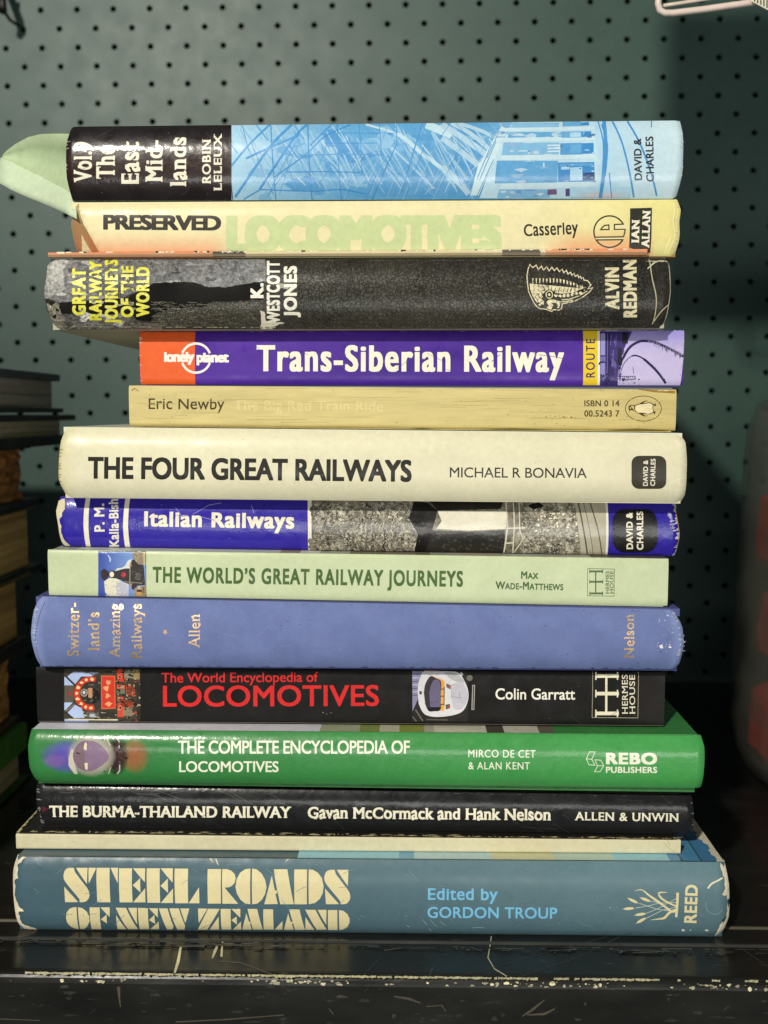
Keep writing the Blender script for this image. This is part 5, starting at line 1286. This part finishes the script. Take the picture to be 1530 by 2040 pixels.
# ================================================================== 12  burma
s = book('burma', 'hardback_book', 'slim black hardback with white serif lettering, directly below the bright green book')
s.jl = [(0, 8), (.4, 2), (1, 0)]; s.jr = [(0, 0), (.5, 0), (1, -4)]; s.er = .0008; s.er_w = .003
s.base(lin((29, 30, 31)))
W12 = lin((238, 232, 208)); ol = (lin((92, 70, 40)), .010)
s.text('THE BURMA-THAILAND RAILWAY', (97, 1627.5), (580, 1629.5), 22.5, W12, (.034, .012), .035, track=-.05)
s.text('Gavan McCormack and Hank Nelson', (613, 1630), (1097.5, 1634.5), 22.5, W12, (.030, .012), .035, xk=1.1, track=-.05)
s.text('ALLEN & UNWIN', (1145, 1634), (1352, 1637), 16.5, W12, (.022, .008), .035)
s.poly([(82, 1606), (96, 1611), (82, 1619)], lin((88, 34, 50)))
scratches(s, 30, 80, 1370, 1580, 1650, lin((66, 68, 68)), 14, 80, 121, .8); scratches(s, 16, 80, 560, 1572, 1582, lin((96, 98, 98)), 20, 60, 122, .8); edge_wear(s, 74, 78, 1568, 1640, 16, lin((150, 150, 146)), 123, 1, 1.6); edge_wear(s, 1381, 1383, 1590, 1660, 12, lin((110, 110, 106)), 124, 1, 1.6); edge_wear(s, 100, 1370, 1568, 1588, 20, lin((100, 100, 98)), 125, 1, .8)
s.build([BLKG, TORN], s.root); covers(s, .0024, BLKC, lin((30, 30, 32)), lin((30, 30, 32)))

# ================================================================== 13  thin
s = book('thin', 'hardback_book', 'thin white spined hardback with chipped black boards, between the slim black and teal books')
s.base(lin((210, 202, 168)), 60)
specks(s, 14, 40, 1340, 1668, 1698, lin((190, 178, 130)), .4, 1, 0, 131); s.line([(1320, 1676), (1332, 1690), (1345, 1698)], 1, lin((180, 168, 120))); s.line([(1330, 1674), (1335, 1686)], .8, lin((150, 138, 100)))
s.build([MATTE, TORN], s.root)
covers(s, .0016, GLOSS, lin((36, 34, 32)), lin((190, 180, 150)))
m = MB(); r = random.Random(132)                                          # flaked paint along the top front edge and the left edge of the board
def zz13(x): t = (x - s.xL) / (s.xR - s.xL); return s.ct[0] + (s.ct[1] - s.ct[0]) * t + 6e-5
for k in range(230):
    px = r.uniform(40, 1350); x = s.xL + (s.xR - s.xL) * (px - s.L) / (s.R - s.L); y = s.yf + .0006 + abs(r.gauss(0, .0009)); l = r.choice([.0004, .0008, .0016, .003, .005]); h = r.uniform(.0001, .0009)
    cc = mixc(lin((222, 210, 164)), lin((110, 98, 66)), r.random() ** 1.5); zz = zz13(x) + k * 1e-7
    m.face([(x, y, zz), (x + l * .6, y - h * .3, zz), (x + l, y + h * .4, zz), (x + l * .5, y + h, zz)], cc)
for k in range(60):
    y = s.yf + .0005 + k * .0016; x = s.xL + .0001
    m.face([(x, y, zz13(x)), (x + r.uniform(.0003, .0012), y, zz13(x)), (x + r.uniform(.0003, .0012), y + .0016, zz13(x)), (x, y + .0016, zz13(x))], lin((206, 196, 150)))
m.build('flaked_edge', TORN, s.root)

# ================================================================== 14  teal
s = book('teal', 'hardback_book', 'big teal hardback with cream stencil capitals and torn white ends, bottom of the railway stack')
s.jl = [(0, 9), (.1, 5), (.5, 2), (.85, 2), (1, 8)]; s.jr = [(0, -12), (.1, -7), (.3, 0), (.7, -2), (1, -9)]; s.er = .0022; s.er_w = .0045
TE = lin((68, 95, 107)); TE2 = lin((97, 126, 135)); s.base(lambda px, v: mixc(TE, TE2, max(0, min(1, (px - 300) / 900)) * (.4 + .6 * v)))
CRM = lin((222, 210, 164)); c1 = crop(120, 1720, 5.1); c2 = crop(400, 1720, 5.1)
def curve(pts, n=6): return arc_path(pts, n)
Sb = [[(95, 45)] + [(135, 45), (142, 60), (148, 85), (270, 245), (290, 280), (298, 320), (290, 355), (265, 385), (235, 394), (195, 394), (198, 370), (185, 350), (60, 200), (36, 160), (32, 120), (45, 75), (65, 55)], [(160, 45), (278, 45), (272, 210)], [(40, 235), (178, 388), (172, 394), (50, 394)]]
for L_ in Sb: s.poly(c1(L_), CRM)
c2s = crop(400, 1720, 5.1)
for L_ in Sb: s.poly([(x + 400 - 120 + 239.6, y + 4) for x, y in c1(L_)], CRM)
for L_ in ([(288, 45), (360, 45), (360, 62), (290, 205)], [(370, 45), (503, 45), (510, 395), (377, 395)], [(512, 45), (588, 45), (584, 200)],
           [(598, 50), (730, 50), (735, 396), (604, 396)], [(740, 50), (864, 50), (860, 192)], [(736, 222), (812, 150), (815, 295)], [(740, 396), (866, 396), (863, 252)],
           [(880, 50), (1012, 50), (1016, 400), (886, 400)], [(1020, 50), (1145, 50), (1142, 195)], [(1018, 228), (1093, 155), (1096, 300)], [(1022, 402), (1147, 402), (1145, 255)],
           [(1163, 52), (1300, 54), (1300, 405), (1168, 405)], [(1306, 405), (1415, 405), (1410, 242)],
           [(298, 447), (400, 447), (418, 668), (320, 668)], [(408, 447), (503, 447), (502, 545)], [(412, 568), (472, 520), (474, 610)],
           [(563, 450), (668, 452), (792, 668), (690, 668)], [(690, 452), (780, 452), (782, 620)], [(568, 525), (672, 668), (582, 668)],
           [(790, 452), (890, 455), (905, 668), (808, 668)], [(900, 455), (992, 457), (992, 550)], [(902, 575), (955, 525), (965, 615)], [(915, 668), (1006, 668), (1000, 590)],
           [(1003, 457), (1090, 457), (1152, 640), (1140, 670), (1085, 670)], [(1108, 457), (1205, 457), (1270, 635), (1262, 672), (1190, 672)], [(1220, 458), (1312, 458), (1272, 608)],
           [(1400, 458), (1495, 460), (1408, 605)]):
    s.poly(c1(L_), CRM)
s.poly(c1([(165, 445), (172, 560), (190, 668), (150, 662), (105, 640), (70, 600), (58, 550), (65, 500), (95, 460), (130, 447)]), CRM); s.poly(c1([(180, 445), (225, 455), (270, 490), (295, 540), (298, 590), (275, 640), (245, 665), (205, 668), (188, 560)]), CRM)
for L_ in ([(70, 58), (207, 58), (205, 408), (72, 408)], [(218, 58), (265, 58), (310, 75), (345, 110), (354, 150), (345, 195), (315, 230), (285, 243), (242, 246), (380, 410), (220, 410)],
           [(505, 52), (503, 415), (455, 410), (405, 370), (368, 310), (352, 240), (365, 160), (400, 95), (450, 60)], [(522, 52), (570, 62), (620, 105), (655, 170), (668, 240), (655, 310), (620, 370), (575, 408), (522, 415)],
           [(722, 125), (752, 272), (772, 275), (776, 305), (758, 308), (782, 412), (645, 415)], [(742, 60), (880, 60), (945, 415), (808, 415), (784, 306), (776, 274)],
           [(950, 62), (1080, 62), (1078, 415), (952, 415)], [(1097, 62), (1140, 65), (1190, 95), (1230, 150), (1248, 230), (1240, 300), (1210, 360), (1160, 402), (1097, 415)],
           [(-20, 650), (75, 460), (192, 462), (65, 672), (-30, 672)], [(90, 672), (182, 540), (187, 672)],
           [(202, 462), (303, 462), (310, 672), (212, 672)], [(310, 462), (402, 462), (402, 552)], [(310, 575), (365, 540), (368, 622)], [(325, 672), (412, 672), (408, 590)],
           [(463, 505), (490, 592), (505, 595), (508, 612), (500, 614), (520, 672), (422, 672)], [(475, 462), (573, 462), (632, 672), (532, 672), (513, 612)],
           [(635, 465), (735, 467), (742, 672), (640, 672)], [(750, 672), (830, 585), (830, 672)],
           [(888, 508), (912, 592), (935, 596), (936, 612), (925, 614), (945, 674), (845, 674)], [(898, 467), (1003, 468), (1060, 675), (958, 675), (940, 612)],
           [(1060, 470), (1165, 472), (1280, 672), (1180, 674)], [(1188, 472), (1277, 472), (1275, 625)], [(1064, 545), (1155, 674), (1064, 674)],
           [(1292, 474), (1387, 474), (1390, 676), (1294, 676)], [(1404, 474), (1450, 482), (1490, 515), (1512, 560), (1512, 600), (1490, 645), (1450, 670), (1408, 677)]):
    s.poly(c2(L_), CRM)
LB = lin((118, 186, 224))
s.text('Edited by', (852.5, 1792.5), (991.5, 1793.5), 23, LB, (.018, .014), 0, xk=1.14); s.text('GORDON TROUP', (851.5, 1828.5), (1110, 1830), 22, LB, (.018, .016), 0)
c = crop(1220, 1760, 8.5)
for pts in ([(640, 300), (850, 330), (1090, 320)], [(440, 330), (740, 430), (960, 465), (1080, 430)], [(390, 415), (600, 380), (800, 330), (950, 325)], [(560, 510), (780, 420), (960, 320), (1090, 250)], [(570, 590), (850, 450), (1080, 400)]): s.line(c(pts), 1.1, lin((196, 206, 190)))
for x, y, a in ((350, 292, .45), (560, 272, .35), (280, 424, -.08), (475, 522, -.15), (490, 625, -.5)):
    e_ = [(x + 88 * math.cos(t) * math.cos(a) - 24 * math.sin(t) * math.sin(a), y + 88 * math.cos(t) * math.sin(a) + 24 * math.sin(t) * math.cos(a)) for t in [2 * math.pi * k / 18 for k in range(18)]]
    s.poly(c(e_), CRM); s.line(c([(x - 84 * math.cos(a), y - 84 * math.sin(a)), (x - 112 * math.cos(a), y - 112 * math.sin(a))]), [1.4, .5], CRM)
def tap(pts, w0, w1, w2):
    P = arc_path(pts, 6); n_ = len(P); s.line(c(P), [w0 + (w1 - w0) * min(1, 2 * k / n_) + (w2 - w1) * max(0, 2 * k / n_ - 1) for k in range(n_)], CRM)
tap([(375, 122), (500, 110), (620, 200), (820, 340), (1000, 470), (1075, 460)], .6, 4.5, 4); tap([(930, 152), (860, 150), (785, 165), (830, 250), (960, 330), (1080, 385)], .8, 4, 3); tap([(650, 618), (780, 600), (880, 580), (960, 500), (1075, 440)], .6, 5, 4)
s.line(c([(1104, 155), (1100, 300), (1080, 568)]), 5, CRM)
s.text('REED', (1387.5, 1839), (1390.5, 1763), 25, CRM, (.03, .024), 0)
cl_ = crop(0, 1670, 2); rz = random.Random(141); TW = lin((226, 218, 190))
s.poly(ragged(cl_([(20, 35), (110, 46), (95, 75), (75, 95), (60, 110), (68, 130), (68, 160), (50, 172), (55, 200), (48, 230), (62, 262), (90, 290), (62, 296), (80, 340), (110, 360), (60, 368), (20, 360)]), 1.6, 4), TW, 1)
s.poly(ragged(cl_([(80, 345), (115, 352), (150, 366), (110, 368), (85, 360)]), 1, 4), TW, 1)
cr_ = crop(1330, 1280, 3.29)
s.poly(ragged(cr_([(372, 1425), (440, 1420), (460, 1900), (330, 1925), (355, 1850), (390, 1800), (400, 1740), (395, 1665), (362, 1655), (385, 1620), (385, 1550), (368, 1480)]), 1.6, 4), TW, 1)
s.line(cr_(arc_path([(265, 1612), (295, 1580), (375, 1545)])), [3, 4, 4] + [3.4] * 20, TW, 1)
for pts in ([(400, 1690), (425, 1700), (405, 1760)], [(360, 1820), (395, 1800), (375, 1850)]): s.poly(cr_(pts), lin((46, 66, 70)))
for x, y, q in ((100, 1885, 14), (150, 1885, 6), (260, 1885, 14)): s.poly(cr_(blob(rz, x, y, q, q * .5, 9, .5)), lin((200, 206, 196)), 1)
s.line(cr_(ell(310, 1720, 60, 60, 18, 30, 200)), 1, lin((128, 160, 168)))
for x, y, a, l in ((172, 1699, -.25, 12), (215, 1698, -.1, 8), (290, 1699, 0, 5), (580, 1707, -.7, 16), (590, 1701, -.5, 9), (488, 1698, 0, 4), (420, 1712, .9, 8), (432, 1716, 1.2, 9), (454, 1709, 0, 3)): s.line([(x - l * math.cos(a), y - l * math.sin(a)), (x, y), (x + l * math.cos(a), y + l * math.sin(a))], [.8, 3, .6], TW, 1)
scratches(s, 60, 60, 1420, 1705, 1850, lin((112, 142, 152)), 6, 34, 142, .8); specks(s, 60, 50, 1430, 1700, 1852, lin((160, 180, 180)), .4, 1.1, 1, 143); edge_wear(s, 60, 600, 1701, 1706, 30, lin((150, 170, 176)), 144, 1, 1.1)
edge_wear(s, 80, 1430, 1851, 1860, 30, lin((90, 110, 110)), 145, 1, 1); scratches(s, 6, 790, 940, 1830, 1850, lin((150, 172, 178)), 6, 26, 146, 1)
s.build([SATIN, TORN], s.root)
SB = lin((150, 204, 224)); SY = lin((206, 208, 168)); MB_ = lin((84, 146, 190))
covers(s, .0028, GLOSS, lin((62, 92, 108)), TE, inset=.0022, strips=[(596, 800, .0006, .02, SB), (800, 830, .0006, .02, mixc(SB, MB_, .6)), (830, 985, .0006, .02, mixc(SB, WHITE, .3)), (985, 1110, .0006, .02, SY), (1110, 1230, .0006, .02, mixc(SB, SY, .5)), (1230, 1340, .0006, .02, SB), (1340, 1362, .0006, .05, MB_), (1366, 1400, .0006, .09, MB_), (1404, 1436, .0006, .09, lin((70, 128, 172)))])
m = MB(); r = random.Random(147)                                          # torn jacket along the right end of the top board
def zz14(x): t = (x - s.xL) / (s.xR - s.xL); return s.ct[0] + (s.ct[1] - s.ct[0]) * t + 9e-5
x1 = s.xR - .0023; y = s.yf + s.bulge + .0002; pw_ = .003
while y < .10:
    l = r.uniform(.0008, .002); nw = max(.0008, min(.0055, pw_ + r.uniform(-.0012, .0012)))
    m.face([(x1 - pw_, y, zz14(x1)), (x1, y, zz14(x1)), (x1, y + l, zz14(x1)), (x1 - nw, y + l, zz14(x1))], TW); y += l; pw_ = nw
m.build('torn_edge', TORN, s.root)

# ------------------------------------------------------------------ the other stack, to the left, seen from its side
XS = -0.200
CLOTHB = material('worn_board', ink=True, rough=0.6, mott=0.3, mscale=200, bump=0.4, bscale=500, specks=0.05, speck_col=lin((110, 100, 85)))
def side_book(x_s, top, bot, tcol, bcol, pcol, label, tth=None, bth=None, page_dx=.004, page_dy=.004, ragged=0, width=.15, zmin=None):
    # top / bot: (pixel x of the far end, upper y, lower y) of the two boards
    ends = []
    for t in (top, bot):
        a = on_x(t[0], t[1], x_s); b = on_x(t[0], t[2], x_s); ends.append((max(a.y, b.y), max(a.z, b.z), min(a.z, b.z)))
    (y1, zt1, zt0), (y2, zb1, zb0) = ends
    if zmin is not None: zb0 = zmin; zb1 = max(zb1, zmin + .002)
    e = empty('hardback_book', (x_s - width / 2, 0.1, zb0)); tag(e, label, 'book', 'second stack of old books')
    m = MB(); m.box((x_s - width, -0.02, zt0), (x_s, y1, zt1), tcol); m.build('front_cover', CLOTHB, e, bevel=0.0006)
    m = MB(); m.box((x_s - width, -0.02, zb0), (x_s, y2, zb1), bcol); m.build('back_cover', CLOTHB, e, bevel=0.0006)
    r = random.Random(int(1e5 * abs(zt0))); m = MB(); ye = min(y1, y2) - page_dy; n = 40; zs = [zb1 + 1e-4 + (zt0 - zb1 - 2e-4) * k / 12 for k in range(13)]
    off = [[r.uniform(-1, 1) * ragged for _ in range(13)] for _ in range(n + 1)]
    ys = [-0.015 + (ye + 0.015) * k / n for k in range(n + 1)]
    eo = [r.uniform(-4, 0) * ragged for _ in range(13)]
    def P(i, k): return (x_s - page_dx + off[i][k], ys[i] + (eo[k] if i == n else 0), zs[k])
    cc = [mixc(pcol, tuple(v * .55 for v in pcol), r.random() ** 2) for _ in range(12)]
    for i in range(n):
        for k in range(12): m.face([P(i, k), P(i + 1, k), P(i + 1, k + 1), P(i, k + 1)], cc[k])
    for k in range(12):
        m.face([P(n, k), (x_s - width + .01, ye, zs[k]), (x_s - width + .01, ye, zs[k + 1]), P(n, k + 1)], cc[k])
        m.face([(x_s - width + .01, -.015, zs[k]), (x_s - width + .01, -.015, zs[k + 1]), (x_s - width + .01, ye, zs[k + 1]), (x_s - width + .01, ye, zs[k])], cc[k])
    m.build('page_block', PAGES, e)
bk = lin((34, 36, 40))
side_book(XS, (120, 746, 760), (127, 813, 822), lin((72, 74, 82)), bk, lin((176, 168, 158)), 'grey board hardback with dull grey page edges, topmost of the left stack')
side_book(XS, (151, 826, 837), (137, 866, 884), bk, lin((24, 24, 26)), lin((204, 194, 164)), 'black hardback jutting farthest to the right, with pale cream pages, in the left stack')
side_book(XS - .006, (62, 888, 893), (78, 990, 1004), lin((60, 42, 24)), bk, lin((178, 122, 66)), 'ragged brown worn book with crumbling page edges in the left stack', ragged=.0014)
side_book(XS - .006, (72, 1007, 1012), (84, 1120, 1136), lin((90, 74, 44)), bk, lin((214, 178, 112)), 'thick yellowed hardback below the ragged brown book in the left stack')
side_book(XS - .004, (62, 1139, 1146), (54, 1266, 1288), lin((90, 74, 44)), bk, lin((206, 166, 100)), 'thick tan paged hardback with black lower board in the left stack')
side_book(XS - .006, (42, 1291, 1299), (40, 1424, 1436), lin((70, 50, 24)), lin((66, 50, 26)), lin((196, 144, 76)), 'brown paged book resting on the green book in the left stack', ragged=.0005)
side_book(XS - .002, (54, 1438, 1490), (60, 1543, 1562), lin((70, 130, 44)), lin((44, 84, 30)), lin((206, 196, 154)), 'green covered book at the bottom of the left stack', zmin=0.0003)

# ------------------------------------------------------------------ clear plastic tub with red packets, to the right
TUB = material('clear_plastic', ink=False, base=lin((104, 104, 96)), rough=0.25, spec=0.5, mott=0.3, mscale=40, rvar=0.12, bump=0.3, bscale=45, bdist=0.002)
TUB.node_tree.nodes['Principled BSDF'].inputs['Alpha'].default_value = 0.30
cxj, cyj = 0.277, 0.165
te = empty('plastic_jar', (cxj, cyj, 0.0)); tag(te, 'big round clear plastic jar holding red packets, right of the book stack', 'jar')
m = MB(); prof = [(0.0006, .074), (.0025, .088), (.008, .096), (.018, .1005), (.035, .1030), (.06, .1030), (.12, .1010), (.17, .1000), (.188, .0985), (.200, .094), (.208, .080), (.218, .078), (.218, .0768), (.208, .0785), (.200, .0925), (.188, .0967), (.12, .0992), (.06, .1012), (.035, .1010), (.018, .0985), (.0095, .094), (.0045, .086), (.003, .072)]
n = 64; rings = [[(cxj + q * math.cos(2 * math.pi * k / n), cyj + q * math.sin(2 * math.pi * k / n), z) for k in range(n)] for z, q in prof]
for a, b in zip(rings, rings[1:]):
    for k in range(n): m.face([a[k], a[(k + 1) % n], b[(k + 1) % n], b[k]])
m.face(rings[0][::-1]); m.face(rings[-1])
jw = m.build('jar_wall', TUB, te, smooth=True)
import bmesh as _bm
_b = _bm.new(); _b.from_mesh(jw.data); _bm.ops.remove_doubles(_b, verts=_b.verts, dist=1e-6); _b.to_mesh(jw.data); _b.free()
m = MB()                                                                  # screw lid
lr = [[(cxj + q * math.cos(2 * math.pi * k / n), cyj + q * math.sin(2 * math.pi * k / n), z) for k in range(n)] for z, q in ((.2190, .083), (.2190, .0848), (.244, .0848), (.2455, .083))]
for a, b in zip(lr, lr[1:]):
    for k in range(n): m.face([a[k], a[(k + 1) % n], b[(k + 1) % n], b[k]], lin((30, 30, 32)))
m.face(lr[0][::-1], lin((30, 30, 32))); m.face(lr[-1], lin((30, 30, 32)))
m.build('lid', material('black_lid', ink=True, rough=0.4), te)
RED = material('red_wrapper', ink=True, rough=0.35, mott=0.25, mscale=90, bump=0.6, bscale=80, bdist=0.003)
rg = random.Random(4)
for lab, x, y, z, sx, sy, sz, c in (('crumpled red packet lying at the bottom of the clear jar', .277, .165, .028, .178, .09, .046, (206, 36, 26)),
                                    ('dark red packet second from the bottom inside the clear jar', .279, .165, .080, .176, .09, .044, (180, 30, 26)),
                                    ('red packet with an orange corner, topmost inside the clear jar', .277, .165, .132, .178, .09, .050, (200, 44, 30))):
    m = MB(); N1, N2 = 16, 24; g = []
    for i in range(N1 + 1):
        th_ = math.pi * i / N1; row = []
        for j in range(N2):
            ph = 2 * math.pi * j / N2
            def se(v): return math.copysign(abs(v) ** 0.35, v)
            k = 1 + rg.uniform(-.02, .02)
            row.append((x + sx / 2 * se(math.sin(th_)) * se(math.cos(ph)) * k, y + sy / 2 * se(math.sin(th_)) * se(math.sin(ph)) * k, z + sz / 2 * se(math.cos(th_)) * k))
        g.append(row)
    for i in range(N1):
        for j in range(N2):
            m.face([g[i][j], g[i + 1][j], g[i + 1][(j + 1) % N2], g[i][(j + 1) % N2]], lin(c))
    o = m.build('packet', RED, None, base=(x, y, z - sz / 2), smooth=True)
    bpy.context.view_layer.update()
    tag(o, lab, 'packet', 'red packets in the jar')

# ------------------------------------------------------------------ hooks on the pegboard
WIRE = material('pink_coated_wire', ink=True, rough=0.35, mott=0.08)
yl = 0.090
e = empty('price_label_holder', on_y(1420, 15, yl)); tag(e, 'pale wire label holder with a striped white card, above the jar', 'label holder')
pk = lin((226, 208, 198))
m = MB(); m.tube([on_y(a, b, y) for a, b, y in ((1316, -60, yl), (1312, -10, yl), (1311, 8, yl), (1314, 20, yl), (1324, 26, yl), (1340, 26, yl), (1400, 19, yl), (1470, 9, yl), (1560, -4, yl), (1640, -16, yl))], .0014, 12, pk)
m.tube([on_y(a, b, y) for a, b, y in ((1318, 12, yl + .004), (1345, 8, yl + .004), (1420, -4, yl + .004), (1500, -18, yl + .004))], .0008, 10, mixc(pk, (0.6, 0.6, 0.4), .3))
m.build('wire_frame', WIRE, e, smooth=True)
m = MB(); q = [on_y(a, b, yl - .004) for a, b in ((1496, 2), (1560, 36), (1560, -40), (1496, -40))]
m.face([q[0], q[1], q[2], q[3]], lin((226, 222, 196)))
for k in range(9):
    a = 1502 + k * 6.2; f = (a - 1496) / 64; b = 2 + 34 * f
    m.face([on_y(a, b - 3, yl - .0041), on_y(a + 2.6, b - 1.6, yl - .0041), on_y(a + 2.6, -40, yl - .0041), on_y(a, -40, yl - .0041)], lin((40, 52, 36)))
m.build('striped_card', WIRE, e)
m = MB(); ph = on_y(38, 52, YB)
m.tube([ph + Vector((0, .004, 0)), ph, on_y(20, 40, YB - .012), on_y(8, 22, YB - .02), on_y(2, -5, YB - .022), on_y(4, -40, YB - .022)], .0012, 10, lin((58, 36, 28)))
m.tube([on_y(-14, -60, YB - .02), on_y(4, -6, YB - .024), on_y(6, 14, YB - .026), on_y(2, 24, YB - .024)], .0026, 10, lin((22, 20, 20)))
tag(m.build('wire_hook', WIRE, None, base=ph, smooth=True), 'thin dark wire hook pushed into a pegboard hole at the upper left', 'hook')
